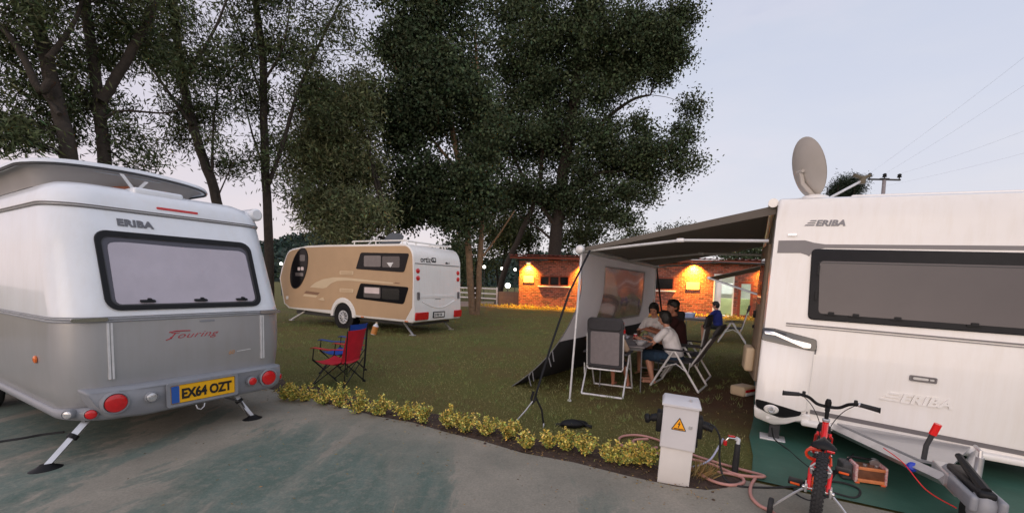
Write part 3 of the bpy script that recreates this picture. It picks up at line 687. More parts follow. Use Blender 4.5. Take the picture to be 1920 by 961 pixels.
    b = MB(); b.lathe([(.02, -.02), (.035, -.02), (.035, .02), (.02, .02)], (.86, -.62, .20), (0, 1, .2), 14); b.tube([(.86, -.62, .165), (.855, -.64, .10)], .014, 6); b.build('tie_down_eye', alu, db)
    return T
white_caravan()
# ================================================================== awning
def clear_sheet():
    m = bpy.data.materials.new('clear_vinyl'); m.use_nodes = True; nt = m.node_tree; N = nt.nodes; L = nt.links
    N.remove(N['Principled BSDF'])
    t = N.new('ShaderNodeBsdfTransparent'); t.inputs[0].default_value = (.80, .76, .74, 1)
    d = N.new('ShaderNodeBsdfDiffuse'); d.inputs[0].default_value = (.62, .60, .60, 1)
    g = N.new('ShaderNodeBsdfGlossy'); g.inputs['Roughness'].default_value = .10
    a = N.new('ShaderNodeMixShader'); a.inputs[0].default_value = .5; L.new(t.outputs[0], a.inputs[1]); L.new(d.outputs[0], a.inputs[2])
    b = N.new('ShaderNodeMixShader'); L.new(a.outputs[0], b.inputs[1]); L.new(g.outputs[0], b.inputs[2])
    lw = N.new('ShaderNodeLayerWeight'); lw.inputs[0].default_value = .25; L.new(lw.outputs['Facing'], b.inputs[0])
    nz = N.new('ShaderNodeTexNoise'); nz.inputs['Scale'].default_value = 2.5; bp = N.new('ShaderNodeBump'); bp.inputs['Strength'].default_value = .25
    tc = N.new('ShaderNodeTexCoord'); L.new(tc.outputs['Object'], nz.inputs['Vector']); L.new(nz.outputs['Fac'], bp.inputs['Height']); L.new(bp.outputs[0], g.inputs['Normal'])
    L.new(b.outputs[0], N['Material Output'].inputs[0])
    return m
def awning():
    T = thing('awning', 'dark fabric awning with a grey side wall pulled out from the large white caravan', 'awning', CO, -A)
    xr, y0, y1 = -2.26, .36, 5.55
    zr = 2.14; za = 2.60
    def sag(s, t): return -.05*math.sin(PI*s)*math.sin(PI*t)
    # cloth with thickness
    ns, ntt = 14, 16; rings_t = []
    def pt(s, t): return Vector((.03+(xr-.03)*s, y0+(y1-y0)*t, za+(zr+.03-za)*s+sag(s, t)-.012*math.sin(t*5*PI)*s))
    vs = [pt(i/ns, j/ntt) for i in range(ns+1) for j in range(ntt+1)]; n1 = ntt+1; k = len(vs)
    vs += [v-Vector((0, 0, .006)) for v in vs]; fs = []
    for i in range(ns):
        for j in range(ntt):
            a = i*n1+j; q = (a, a+1, a+n1+1, a+n1); fs.append(q); fs.append(tuple(k+x for x in q[::-1]))
    edge = [i*n1 for i in range(ns+1)]+[ns*n1+j for j in range(1, n1)]+[i*n1+ntt for i in range(ns-1, -1, -1)]+[j for j in range(ntt-1, 0, -1)]
    for a, b_ in zip(edge, edge[1:]+edge[:1]): fs.append((a, k+a, k+b_, b_))
    b = MB(); b.add(vs, fs); b.build('canopy', awncloth, T, 60)
    # near hem hangs down a little
    b = MB(); poly = [pt(s, 0) for s in np.linspace(0, 1, 12)]
    b.loft([[p for p in poly]+[p-Vector((0, .004, .10-.05*i/11)) for i, p in reversed(list(enumerate(poly)))], [p+Vector((0, .004, 0)) for p in poly]+[p-Vector((0, 0, .10-.05*i/11)) for i, p in reversed(list(enumerate(poly)))]]); b.build('hem', awncloth, T, 30)
    b = MB(); b.tube([(.0, y0-.05, za+.02), (.0, y1+.08, za+.02)], .05, 14); b.build('cassette', white2, T, 60)
    b = MB(); b.tube([(xr, y0-.06, zr), (xr, y1+.06, zr)], .042, 12); b.lathe([(.056, 0), (.06, .01), (.06, .05), (.045, .06), (0, .063)], (xr, y0-.06, zr), (0, -1, 0), 18); b.build('front_rail', alup, T, 60)
    # tension rafters
    for y in (y0+.0, 2.7, y1-.1):
        b = MB(); b.tube([(xr+.03, y+.03, zr-.01), (-.95, y+.03, zr+.10), (-.02, y+.03, 2.205)], .019, 8); b.box(-1.02, -.93, y, y+.06, zr+.075, zr+.125, .01); b.build('rafter', alup, T)
    # legs
    for y, lean in ((y0-.02, -.075), (y1-.1, 0)):
        b = MB(); b.tube([(xr, y, zr-.03), (xr+lean*.4, y+lean*.2, 1.25)], .019, 8); b.tube([(xr+lean*.4, y+lean*.2, 1.3), (xr+lean, y+lean, .0)], .015, 8); b.lathe([(.03, 0), (.03, .008), (.018, .03), (0, .035)], (xr+lean, y+lean, 0), (0, 0, 1), 10); b.build('leg', alup, T)
    # side wall below the rail, its lower half flaring outward to the pegs
    def out(z, y):
        k = min(1, max(0, (y1-.4-y)/4.5)); base = 1.16*max(0, (1.62-z)/1.62)**1.9
        return base*(.45+.55*k)
    clear = clear_sheet()
    Y0, Y1, ZT, ZB = .42, y1-.12, zr-.04, .80
    def wp(z, y):
        x = xr-.02-out(z, y)+.02*math.sin(y*4.1+z*3)*math.sin(z*1.7)
        ye = y+ (.10*max(0, (1.2-z)) if y < .5 else 0)
        return Vector((x, ye, z))
    def patch(ys, zs, mt, name, par, off=0.0):
        b = MB(); n = len(ys); vs = [wp(z, y)+Vector((off, 0, 0)) for z in zs for y in ys]; k = len(vs); vs += [v+Vector((.004, 0, 0)) for v in vs]; fs = []
        for i in range(len(zs)-1):
            for j in range(n-1):
                a = i*n+j; q = (a, a+1, a+n+1, a+n); fs.append(q); fs.append(tuple(k+x for x in q[::-1]))
        edge = list(range(n))+[i*n+n-1 for i in range(1, len(zs))]+[(len(zs)-1)*n+j for j in range(n-2, -1, -1)]+[i*n for i in range(len(zs)-2, 0, -1)]
        for a, b_ in zip(edge, edge[1:]+edge[:1]): fs.append((a, k+a, k+b_, b_))
        b.add(vs, fs); return b.build(name, mt, par, 60)
    ly = lambda a, b_, n: list(np.linspace(a, b_, n))
    wa, wb, wz0, wz1 = 1.50, 4.35, 1.02, 1.95
    b = MB(); grids = []
    for ys, zs in [(ly(Y0, Y1, 20), ly(wz1, ZT, 3)), (ly(Y0, wa, 7), ly(wz0, wz1, 10)), (ly(wb, Y1, 7), ly(wz0, wz1, 10)), (ly(Y0, Y1, 20), ly(ZB, wz0, 4))]:
        n = len(ys); vs = [wp(z, y) for z in zs for y in ys]; k = len(vs); vs += [v+Vector((.004, 0, 0)) for v in vs]; fs = []
        for i in range(len(zs)-1):
            for j in range(n-1):
                a = i*n+j; q = (a, a+1, a+n+1, a+n); fs.append(q); fs.append(tuple(k+x for x in q[::-1]))
        b.add(vs, fs)
    sw = b.build('side_wall', wallcloth, T, 60, weld=True)
    patch(ly(wa-.04, wb+.04, 18), ly(wz0-.03, wz1+.03, 12), clear, 'clear_window', sw, -.008)
    patch(ly(Y0, Y1, 20), ly(.0, ZB, 10), wallcloth2, 'dark_skirt', sw)
    b = MB()
    b.tube([wp(z, Y0) for z in ly(0, ZT, 22)], .008, 6); b.build('edge_binding', midgrey, sw)
    for z in (.62, .27):
        p = wp(z, Y0); b = MB(); b.tube([p, p+Vector((-.02, -.02, -.06)), p+Vector((.03, -.03, -.20))], .009, 5); b.tube([p+Vector((.03, 0, .03)), p+Vector((.07, -.02, -.12))], .009, 5); b.build('tie_loop', midgrey, sw)
    # storm straps
    def strap(pts, w, name, par):
        P = [Vector(p) for p in pts]; b = MB(); rr_ = []
        for i, p in enumerate(P):
            t = (P[min(i+1, len(P)-1)]-P[max(i-1, 0)]).normalized(); s_ = t.cross(Vector((.35, 1, .1))).normalized()*w*.5; n_ = t.cross(s_).normalized()*.0025
            rr_.append([p+s_+n_, p-s_+n_, p-s_-n_, p+s_-n_])
        b.loft(rr_); return b.build(name, black, par, 0)
    st = strap([(xr+.12, y0-.02, zr-.01), (xr-.05, y0-.30, 1.55), (xr-.12, y0-.70, .85), (xr-.13, y0-1.05, .34), (xr-.14, y0-1.1, .22)], .035, 'storm_strap', T)
    strap([(xr-.15, y0-1.1, .34), (xr-.17, y0-1.12, .25), (xr-.15, y0-1.14, .20), (xr-.10, y0-1.13, .27)], .04, 'buckle', st)
    strap([(xr-.13, y0-1.10, .29), (xr+.02, y0-1.22, .17), (xr+.09, y0-1.30, .02)], .032, 'strap_tail', st)
    b = MB(); b.tube([(xr-.13, y0-1.12, .25), (xr-.20, y0-1.2, .12), (xr-.27, y0-1.32, .0)], .008, 6); b.tube([(xr+.09, y0-1.30, .04), (xr+.10, y0-1.33, -.02)], .008, 6); b.build('ground_peg', alu, st)
    strap([(xr+.02, y1-.1, zr-.03), (xr+.10, y1+.15, 1.3), (xr+.22, y1+.5, .05)], .045, 'storm_strap', T)
awning()

# ================================================================== reclining camp chairs
def recliner(label, loc, rz, tilt=14, back=mesh2, panel=mesh1, group='reclining camp chairs around the tables'):
    t = thing('reclining_chair', label, 'chair', loc, rz, group)
    W = .27; ta = rad(tilt)
    def bp(u, v, d): # back plane from the seat's rear edge
        return (u, -.24-math.sin(ta)*v-math.cos(ta)*d, .44+math.cos(ta)*v-math.sin(ta)*d)
    o = rrect(-W, W, -.03, .74, .07, 5)
    b = MB(); b.pf(o, bp, -.012, .012, .006); bk = b.build('backrest', back, t)
    b = MB(); b.pf(rrect(-W+.055, W-.055, .03, .53, .02, 3), bp, -.017, .017); b.build('mesh_panel', panel, bk)
    b = MB(); b.pf(rrect(-W+.02, W-.02, .55, .72, .06, 5), bp, -.03, .026, .012); b.build('headrest', back, bk)
    b = MB(); b.box(-W, W, -.26, .26, .432, .455, .01); b.box(-W, W, .20, .27, .425, .455, .012); b.build('seat', back, t)
    b = MB(); b.tube([bp(-W, .5, 0), bp(-W, -.03, 0), bp(-W+.02, -.055, 0), bp(W-.02, -.055, 0), bp(W, -.03, 0), bp(W, .5, 0)], .013, 8); b.build('back_frame', alup, t)
    for s in (-1, 1):
        b = MB(); b.box(s*(W+.04)-.028, s*(W+.04)+.028, -.26, .22, .625, .652, .012, 3); b.build('armrest', back, t)
    for y0_, y1_ in ((.05, .39), (.03, -.36)):
        b = MB()
        for s in (-1, 1): b.tube([(s*(W+.04), y0_, .622), (s*(W+.04), y1_, .012)], .014, 8, sy=1.3)
        b.tube([(-(W+.04), y1_, .014), (W+.04, y1_, .014)], .016, 8); b.build('leg', alup, t)
    for s in (-1, 1):
        b = MB(); b.tube([(s*(W+.05), -.22, .46), (s*(W+.05), -.20, .29), (s*(W+.03), .0, .42), (s*(W+.04), .24, .32)], .010, 6); b.build('brace', alup, t)
    return t
def head(dx, dy): return math.atan2(-dx, dy)      # heading of local +Y in the grid frame
def place(x, y): return cw(x, y)
recliner('grey mesh camp chair with its back to the camera by the awning pole', place(-2.05, 1.12), -A+rad(4), 6)
recliner('dark reclined camp chair with splayed silver legs under the woman in blue skirt', place(-1.14, 2.20), -A+rad(84), 31)
recliner('dark camp chair behind the man in maroon at the awning table', place(-1.14, 3.05), -A+rad(86), 8)
recliner('dark camp chair behind the woman in white at the far end of the awning table', place(-1.72, 3.75), -A+rad(165), 14)
recliner('dark camp chair behind the boy in the blue shirt at the far table', place(-.66, 9.45), -A+rad(92), 14)
recliner('dark empty camp chair at the far side of the far table near the brick building', place(-2.75, 9.75), -A+rad(-95), 20)

# folding armchairs
def armchair(label, loc, rz, cloth):
    t = thing('folding_armchair', label, 'chair', loc, rz, 'folding armchairs on the lawn')
    b = MB()   # backrest slightly curved
    pts = []
    for k in range(9):
        u = -.24+.06*k; pts.append((u, .05*(1-(u/.24)**2)))
    for th, nm in ((.0, 'backrest'),):
        rings = []
        for v, yy in ((.40, -.20), (.60, -.25), (.84, -.31), (.88, -.325)):
            rings.append([(u, yy-c, v) for u, c in pts]+[(u, yy-c-.008, v) for u, c in reversed(pts)])
        b.loft(rings); b.build('backrest', cloth, t, 50)
    b = MB(); rings = []
    for yy, z in ((-.22, .39), (-.05, .355), (.12, .36), (.26, .40)):
        rings.append([(u, yy, z-.035*(1-(u/.24)**2)) for u, c in pts]+[(u, yy, z-.008-.035*(1-(u/.24)**2)) for u, c in reversed(pts)])
    b.loft(rings); b.build('seat', cloth, t, 50)
    for s in (-1, 1):
        b = MB(); b.loft([[(s*.26-.035, y, z), (s*.26+.035, y, z), (s*.26+.035, y, z-.008), (s*.26-.035, y, z-.008)] for y, z in ((-.27, .60), (0, .585), (.26, .605), (.30, .59))]); b.build('armrest', cloth, t, 50)
    b = MB(); r = .0085
    for s in (-1, 1):
        b.tube([(s*.25, -.33, .88), (s*.25, -.26, .0)], r, 6); b.tube([(s*.26, .25, .60), (s*.26, .28, .40)], r, 6)
        b.tube([(s*.25, .28, .42), (s*.27, -.28, .02)], r, 6); b.tube([(s*.24, -.22, .40), (s*.27, .27, .02)], r, 6)
    for y in (-.27, .28):
        b.tube([(-.25, y, .40), (.26, y, .02)], r, 6); b.tube([(.25, y, .40), (-.26, y, .02)], r, 6)
    for x in (-.27, .27):
        for y in (-.28, .28): b.lathe([(.016, 0), (.016, .02), (.01, .03)], (x, y, .0), (0, 0, 1), 8)
    b.build('leg_frame', black, t)
    return t
armchair('red folding armchair with black legs on the lawn behind the shrubs', gz(636, 719), -A+rad(106), redcloth)
armchair('blue folding armchair mostly hidden behind the red one', gz(644, 697), -A+rad(103), bluecloth)

# ================================================================== tables and tableware
def table(label, loc, rz, w, l, h, topm, group):
    t = thing('camp_table', label, 'table', loc, rz, group)
    b = MB(); b.box(-w/2, w/2, -l/2, l/2, h-.03, h, .008); b.build('tabletop', topm, t)
    for sx in (-1, 1):
        for sy in (-1, 1):
            b = MB(); b.tube([(sx*(w/2-.05), sy*(l/2-.06), h-.03), (sx*(w/2-.04), sy*(l/2-.05), 0)], .010, 8); b.lathe([(.016, 0), (.016, .012), (.010, .02)], (sx*(w/2-.04), sy*(l/2-.05), 0), (0, 0, 1), 10); b.build('leg', midgrey, t)
    b = MB(); b.box(-w/2+.03, w/2-.03, -l/2+.03, -l/2+.05, h-.07, h-.03); b.box(-w/2+.03, w/2-.03, l/2-.05, l/2-.03, h-.07, h-.03); b.build('frame', midgrey, t)
    return t
tabm = mat('grey_table_top', C(112, 106, 108), .35, .1, 4, coat=.2)
table('grey camp table laid for a meal under the awning', cw(-1.93, 2.08), -A, .74, 1.5, .72, tabm, 'camp tables')
table('low camp table with a blue tub beside the boy in blue', cw(-1.75, 9.45), -A, .75, 1.1, .70, mat('dull_table_top', C(92, 86, 84), .4), 'camp tables')
def item(name, label, cat, x, y, z, fn, group=None):
    t = thing(name, label, cat, cw(x, y, z), -A, group); fn(t); return t
def bottle(t):
    b = MB(); b.lathe([(.035, 0), (.043, .008), (.043, .09), (.044, .17), (.04, .20), (.018, .255), (.014, .275)], (0, 0, 0)); b.build('body', clearp, t)
    b = MB(); b.lathe([(.04, .004), (.04, .075), (0, .076)], (0, 0, 0)); b.build('drink', cola, t)
    b = MB(); b.lathe([(.0455, .10), (.0455, .175)], (0, 0, 0)); b.build('paper_label', redpaint, t)
    b = MB(); b.lathe([(.016, .273), (.016, .295), (0, .296)], (0, 0, 0)); b.build('cap', redlens, t)
item('cola_bottle', 'plastic cola bottle with a red wrapper and red cap on the awning table', 'bottle', -2.08, 2.02, .72, bottle)
def glass_(t, m=cola, r=.035, h=.1):
    b = MB(); b.lathe([(r*.8, 0), (r, h), (r*.94, h), (r*.74, .006)], (0, 0, 0)); b.build('glass', clearp, t)
    b = MB(); b.lathe([(r*.72, .008), (r*.88, h*.7), (0, h*.7)], (0, 0, 0)); b.build('drink', m, t)
item('drinking_glass', 'tall glass of dark drink in front of the cola bottle', 'glass', -2.02, 1.82, .72, lambda t: glass_(t, cola, .045, .13), 'glasses on the awning table')
item('drinking_glass', 'short glass of dark drink at the table corner nearest the grey chair', 'glass', -2.0, 1.60, .72, lambda t: glass_(t, cola, .038, .09), 'glasses on the awning table')
def plate(t, m=white, r=.11, food=None):
    b = MB(); b.lathe([(r*.6, 0), (r, .018), (r, .022), (r*.6, .006), (0, .006)], (0, 0, 0), n=22); b.build('plate', m, t)
    if food:
        b = MB()
        for k in range(7): b.ell((random.uniform(-.04, .04), random.uniform(-.04, .04), .02), (.022, .018, .014), 8, 6)
        b.build('food', food, t)
item('dinner_plate', 'white plate of food in front of the woman with the blue skirt', 'plate', -1.78, 1.95, .72, lambda t: plate(t, white, .11, orange), 'plates on the awning table')
item('dinner_plate', 'white plate of food in front of the woman facing us', 'plate', -1.90, 2.50, .72, lambda t: plate(t, white, .12, wood), 'plates on the awning table')
def bowl(t, m=alup):
    b = MB(); b.lathe([(.04, 0), (.075, .045), (.07, .047), (.036, .008)], (0, 0, 0), n=20); b.build('bowl', m, t)
item('bowl', 'small shiny bowl on the near table corner', 'bowl', -1.68, 1.56, .72, bowl, 'bowls on the awning table')
item('bowl', 'white bowl beside the man in maroon', 'bowl', -1.66, 2.62, .72, lambda t: bowl(t, white), 'bowls on the awning table')
item('bread_basket', 'small brown basket beside the cola bottle', 'basket', -2.17, 1.86, .72, lambda t: (MB().lathe([(.06, 0), (.085, .07), (.08, .07), (.055, .01)], (0, 0, 0), n=18).build('basket', wood, t), MB().ell((0, 0, .06), (.06, .05, .03)).build('bread', cream, t)))
item('dinner_plate', 'white plate of food in front of the hidden child', 'plate', -2.0, 1.44, .72, lambda t: plate(t, white, .10, wood), 'plates on the awning table')
def jar(t):
    b = MB(); b.lathe([(.03, 0), (.034, .01), (.034, .07), (.028, .085)], (0, 0, 0)); b.build('jar', redlens, t)
    b = MB(); b.lathe([(.03, .083), (.03, .10), (0, .101)], (0, 0, 0)); b.build('lid', white, t)
item('sauce_jar', 'small red sauce jar with a white lid on the awning table', 'jar', -1.92, 2.25, .72, jar)
item('drinking_glass', 'pale empty tumbler near the man in maroon', 'glass', -1.78, 2.36, .72, lambda t: glass_(t, clearp, .034, .10), 'glasses on the awning table')
def napk(t):
    b = MB(); b.box(-.08, .08, -.06, .06, 0, .045, .012, 3); b.build('pack', mat('napkin_pack', C(200, 205, 220), .5), t)
    b = MB(); b.ell((0, 0, .05), (.04, .025, .03)); b.build('tissue', white, t)
item('napkin_pack', 'pale pack of paper napkins in the middle of the awning table', 'napkins', -2.12, 2.3, .72, napk)
def foil(t):
    b = MB(); b.loft([rr for rr in [[(u, v, z) for u, v in rrect(-a, a, -c, c, .02, 3)] for a, c, z in ((.08, .05, 0), (.1, .07, .045), (.095, .065, .045), (.075, .045, .008))]]); b.build('tray', alu, t)
item('foil_tray', 'small foil tray at the table edge', 'tray', -1.70, 1.75, .72, foil)
def tub(t):
    b = MB(); b.loft([[(u, v, z) for u, v in rrect(-a, a, -c, c, .03, 3)] for a, c, z in ((.15, .2, 0), (.18, .23, .13), (.17, .22, .13), (.14, .19, .01))]); b.build('tub', mat('pale_blue_tub', C(165, 180, 215), .4), t)
    b = MB(); b.ell((0, 0, .11), (.13, .17, .05)); b.build('cloth', white, t)
item('plastic_tub', 'pale blue plastic tub on the far camp table', 'tub', -1.95, 9.55, .70, tub)

# ================================================================== people
def remeshed(name, prims, mats, parent, vox, smooth=6):
    b = MB()
    for p in prims:
        if p[0] == 'e': b.ell(p[1], p[2], 16, 12)
        else:
            _, a, c, ra, rc = p
            a, c = Vector(a), Vector(c); n = 5
            b.tube([a.lerp(c, k/n) for k in range(n+1)], [ra+(rc-ra)*k/n for k in range(n+1)], 12); b.ell(a, ra, 12, 8); b.ell(c, rc, 12, 8)
    o = b.build(name, mats, None, 0)
    md = o.modifiers.new('r', 'REMESH'); md.mode = 'VOXEL'; md.voxel_size = vox
    s_ = o.modifiers.new('s', 'SMOOTH'); s_.iterations = smooth; s_.factor = .5
    dg = bpy.context.evaluated_depsgraph_get(); me = bpy.data.meshes.new_from_object(o.evaluated_get(dg)); old = o.data
    o.modifiers.clear(); o.data = me; bpy.data.meshes.remove(old)
    me.polygons.foreach_set('use_smooth', [True]*len(me.polygons))
    me.materials.clear(); me.materials.append(mats); o.parent = parent
    return o
def person(label, loc, rz, lean=.25, turn=0.0, nod=.2, hands=((-.16, .42, .76), (.16, .42, .76)), knees=((-.11, .44, .50), (.11, .44, .50)), feet=((-.12, .42, .04), (.12, .42, .04)), shirt=shirtw, pants=denim, sk=skin, hair='short', S=1.0, skirt=False, pants_to=.8, fem=False, sleeve=.62):
    t = thing('person', label, 'person', loc, rz, None); t.scale = (S,)*3
    pel = Vector((0, 0, .53)); ch = pel+Vector((0, math.sin(lean)*.34, math.cos(lean)*.34)); nk = pel+Vector((0, math.sin(lean)*.50, math.cos(lean)*.50))
    up = (nk-pel).normalized(); sw = .155 if fem else .18
    hc = nk+up*.06+Vector((0, .03, .115))
    Rm = Matrix.Rotation(turn, 3, 'Z') @ Matrix.Rotation(-nod, 3, 'X')
    H = lambda x, y, z: hc+Rm @ Vector((x, y, z))
    sh = [nk+Vector((s*sw, 0, -.045)) for s in (-1, 1)]
    P = []
    P += [('e', pel+Vector((0, -.01, .02)), (.165 if fem else .16, .12, .12)), ('c', pel+Vector((0, 0, .05)), ch, .115 if fem else .125, .125 if fem else .145),
          ('e', ch+Vector((-.06, .01, .02)), (.10, .10, .13)), ('e', ch+Vector((.06, .01, .02)), (.10, .10, .13)), ('c', nk+Vector((-sw*.85, 0, -.05)), nk+Vector((sw*.85, 0, -.05)), .06, .06),
          ('c', nk-up*.04, hc-Vector((0, .012, .05)), .055, .05)]
    if fem: P += [('e', ch+up*.04+Vector((s*.065, .085, 0)), .06) for s in (-1, 1)]
    # head
    P += [('e', H(0, -.01, .02), (.074, .092, .10)), ('e', H(0, .025, -.035), (.058, .066, .075)), ('e', H(0, .062, -.085), (.028, .024, .022)),
          ('c', H(0, .088, .012), H(0, .108, -.022), .011, .015), ('e', H(0, .088, -.056), (.022, .012, .009)), ('e', H(0, .080, .033), (.052, .018, .010))]
    P += [('e', H(s*.076, -.005, -.012), (.011, .02, .03)) for s in (-1, 1)]
    arms = []
    for s, hd in zip((0, 1), hands):
        a = sh[s]; h = Vector(hd); L1, L2 = .285, .255; d = h-a; dist = min(d.length, L1+L2-.01)
        x = (L1*L1-L2*L2+dist*dist)/(2*dist); q = math.sqrt(max(0, L1*L1-x*x)); dn = d.normalized()
        pole = Vector(((-1 if s == 0 else 1)*.55, -.3, -.9)); pole = (pole-dn*pole.dot(dn)).normalized()
        e = a+dn*x+pole*q; h = a+dn*dist; arms.append((a, e, h))
        P += [('c', a, e, .048, .038), ('c', e, h, .037, .025)]
        f = (h-e).normalized(); si = f.cross(Vector((0, 0, 1))).normalized()
        P += [('c', h, h+f*.07, .028, .03), ('c', h+f*.035+si*.018, h+f*.035-si*.018, .024, .024)]
        for k in range(4):
            b0 = h+f*.085+si*(-.030+.02*k); ln = (.062, .074, .07, .054)[k]
            m1 = b0+f*ln*.55+Vector((0, 0, -.004)); P += [('c', b0, m1, .0095, .009), ('c', m1, m1+f*ln*.35+Vector((0, 0, -.022)), .009, .008)]
        th = h+f*.03+si*(.032 if s == 0 else -.032); m1 = th+f*.03+si*(.022 if s == 0 else -.022); P += [('c', th, m1, .012, .011), ('c', m1, m1+f*.03, .0105, .009)]
    legs = []
    for s, (kn, ft) in enumerate(zip(knees, feet)):
        hp = pel+Vector(((-1 if s == 0 else 1)*.085, .02, -.01)); kn, ft = Vector(kn), Vector(ft); legs.append((hp, kn, ft))
        P += [('c', hp, kn, .078, .056), ('c', kn, kn.lerp(ft, .35), .054, .052), ('c', kn.lerp(ft, .35), ft+Vector((0, 0, .03)), .052, .034), ('e', ft+Vector((0, -.02, -.005)), (.032, .04, .035)),
              ('c', ft+Vector((0, .03, -.005)), ft+Vector((0, .14, -.018)), .034, .024), ('c', ft+Vector((0, .14, -.018)), ft+Vector((-.0, .175, -.022)), .032, .018)]
    remeshed('body', P, sk, t, .0075, 4)
    # shirt
    o = .013
    Q = [('c', pel+Vector((0, 0, .04)), ch, .128+o, .13+o if fem else .147+o), ('e', pel+Vector((0, -.005, .05)), (.168+o, .125+o, .10)), ('e', ch+Vector((-.06, .01, .02)), (.10+o, .10+o, .13+o)), ('e', ch+Vector((.06, .01, .02)), (.10+o, .10+o, .13+o)),
         ('c', nk+Vector((-sw*.85, 0, -.05)), nk+Vector((sw*.85, 0, -.05)), .06+o, .06+o), ('c', nk-up*.05, nk-up*.012, .062+o, .055+o)]
    if fem: Q += [('e', ch+up*.04+Vector((s*.065, .085, 0)), .06+o) for s in (-1, 1)]
    for a, e, h in arms: Q.append(('c', a, a.lerp(e, sleeve), .05+o, .05+o))
    remeshed('shirt', Q, shirt, t, .011, 3)
    Q = [('e', pel+Vector((0, -.01, .0)), (.165+o, .125+o, .115))]
    for hp, kn, ft in legs: Q.append(('c', hp, hp.lerp(kn, pants_to if pants_to < 1 else 1), .078+o, .066+o))
    if pants_to >= 1:
        for hp, kn, ft in legs: Q.append(('c', kn, kn.lerp(ft, .9), .066+o, .05+o))
    if skirt:
        for k in np.linspace(.1, 1.04, 6): Q.append(('c', legs[0][0].lerp(legs[0][1], k), legs[1][0].lerp(legs[1][1], k), .082+o, .082+o))
    remeshed('skirt' if skirt else 'trousers', Q, pants, t, .012, 3)
    # hair
    Q = [('e', H(0, -.018, .048), (.086, .102, .088)), ('e', H(0, -.05, -.01), (.083, .07, .09)), ('e', H(0, -.04, -.035), (.082, .062, .085)), ('e', H(0, .028, .100), (.064, .052, .030))]
    Q += [('e', H(s*.066, .0, .03), (.022, .05, .05)) for s in (-1, 1)]
    if hair == 'bob': Q += [('e', H(s*.068, -.02, -.01), (.022, .055, .085)) for s in (-1, 1)]+[('e', H(0, -.06, -.05), (.07, .05, .07))]
    if hair == 'tied': Q += [('e', H(0, -.115, -.02), (.04, .045, .05)), ('e', H(0, -.06, -.03), (.068, .05, .06))]
    remeshed('hair', Q, hairm, t, .008, 2)
    for s in (-1, 1):
        b = MB(); b.ell(H(s*.031, .088, .012), (.013, .007, .007), 10, 6); b.build('eye', eyem, t)
    b = MB(); b.ell(H(0, .0995, -.056), (.022, .005, .006), 10, 6); b.build('mouth', lipm, t)
    return t
seatz = -.055
person('barefoot woman in white T-shirt and blue skirt leaning over the awning table', cw(-1.24, 2.20, seatz), -A+rad(86), .30, rad(-4), .25, ((-.12, .56, .80), (.14, .44, .80)), ((-.10, .43, .53), (.10, .42, .53)), ((-.11, .32, .095), (.10, .40, .095)), shirtw, denim, skin, 'bob', 1.0, True, .8, True)
person('man in maroon T-shirt sitting at the awning table with his face towards the camera', cw(-1.30, 2.98, seatz), -A+rad(100), .16, rad(38), .05, ((-.12, .46, .80), (.16, .40, .80)), shirt=shirtm, pants=darkcloth, sk=skin2, S=1.12)
person('dark haired woman in white at the far end of the awning table looking down', cw(-1.78, 3.40, seatz+.02), -A+rad(168), .26, rad(10), .35, ((-.16, .46, .80), (.16, .42, .80)), shirt=shirtw, pants=darkcloth, sk=skin, hair='bob', fem=True, S=1.05)
person('barelegged child mostly hidden by the back of the grey camp chair', cw(-2.04, 1.16, .06), -A+rad(-8), .26, 0, .3, ((-.10, .42, .76), (.22, .44, .73)), ((-.10, .36, .52), (.13, .37, .52)), ((-.10, .42, .0), (.20, .50, .0)), shirt=shirtk, pants=darkcloth, sk=skin2, S=.78, sleeve=.75)
pb = person('boy in dark blue T-shirt with his back to us at the far camp table', cw(-1.08, 9.40, seatz), -A+rad(70), .14, rad(10), .35, ((-.14, .46, .78), (.14, .44, .78)), shirt=shirtb, pants=darkcloth, sk=skin, S=.98)
b = MB(); b.box(-.075, .075, -.165, -.145, .86, .885, .004); o_ = b.build('shirt_print', mat('pale_print', C(150, 160, 205), .8), pb)

# ================================================================== neighbouring caravan with its awning
def neighbour():
    T = thing('neighbour_caravan', 'dark awning with white struts of a caravan hidden behind the large white one', 'caravan', cw(0, 0), -A, 'caravans on the campsite')
    b = MB(); b.box(1.05, 3.3, 8.7, 13.5, .35, 2.75, .12, 4); bd = b.build('body', white2, T, 40)
    for y in (10.5, 11.4):
        b = MB(); b.lathe([(.15, 0), (.31, 0), (.31, .2), (.15, .2)], (1.1, y, .31), (1, 0, 0), 18); b.build('wheel', rubber, T)
    x0, y0, y1 = -1.37, 8.85, 12.2
    vs = []
    b = MB(); b.loft([[(1.03, y0, 2.68), (1.03, y1, 2.68), (1.03, y1, 2.665), (1.03, y0, 2.665)], [(-.2, y0, 2.28), (-.2, y1, 2.28), (-.2, y1, 2.265), (-.2, y0, 2.265)], [(x0, y0, 1.98), (x0, y1, 1.98), (x0, y1, 1.965), (x0, y0, 1.965)]]); b.build('canopy', awncloth, T)
    b = MB(); b.tube([(x0, y0-.04, 1.96), (x0, y1+.04, 1.96)], .045, 10); b.build('front_rail', alup, T)
    for y in (y0+.03, y1-.05):
        b = MB(); b.tube([(x0, y, 1.95), (1.04, y, 1.10)], .02, 8); b.build('strut', alup, T)
    b = MB(); b.tube([(1.0, y0-.02, 2.70), (1.0, y1, 2.70)], .06, 12); b.build('cassette', white2, T)
    off = Vector((1.05, 8.7, 0)); T.location = cw(1.05, 8.7)
    for ch in T.children: ch.location = -off
neighbour()
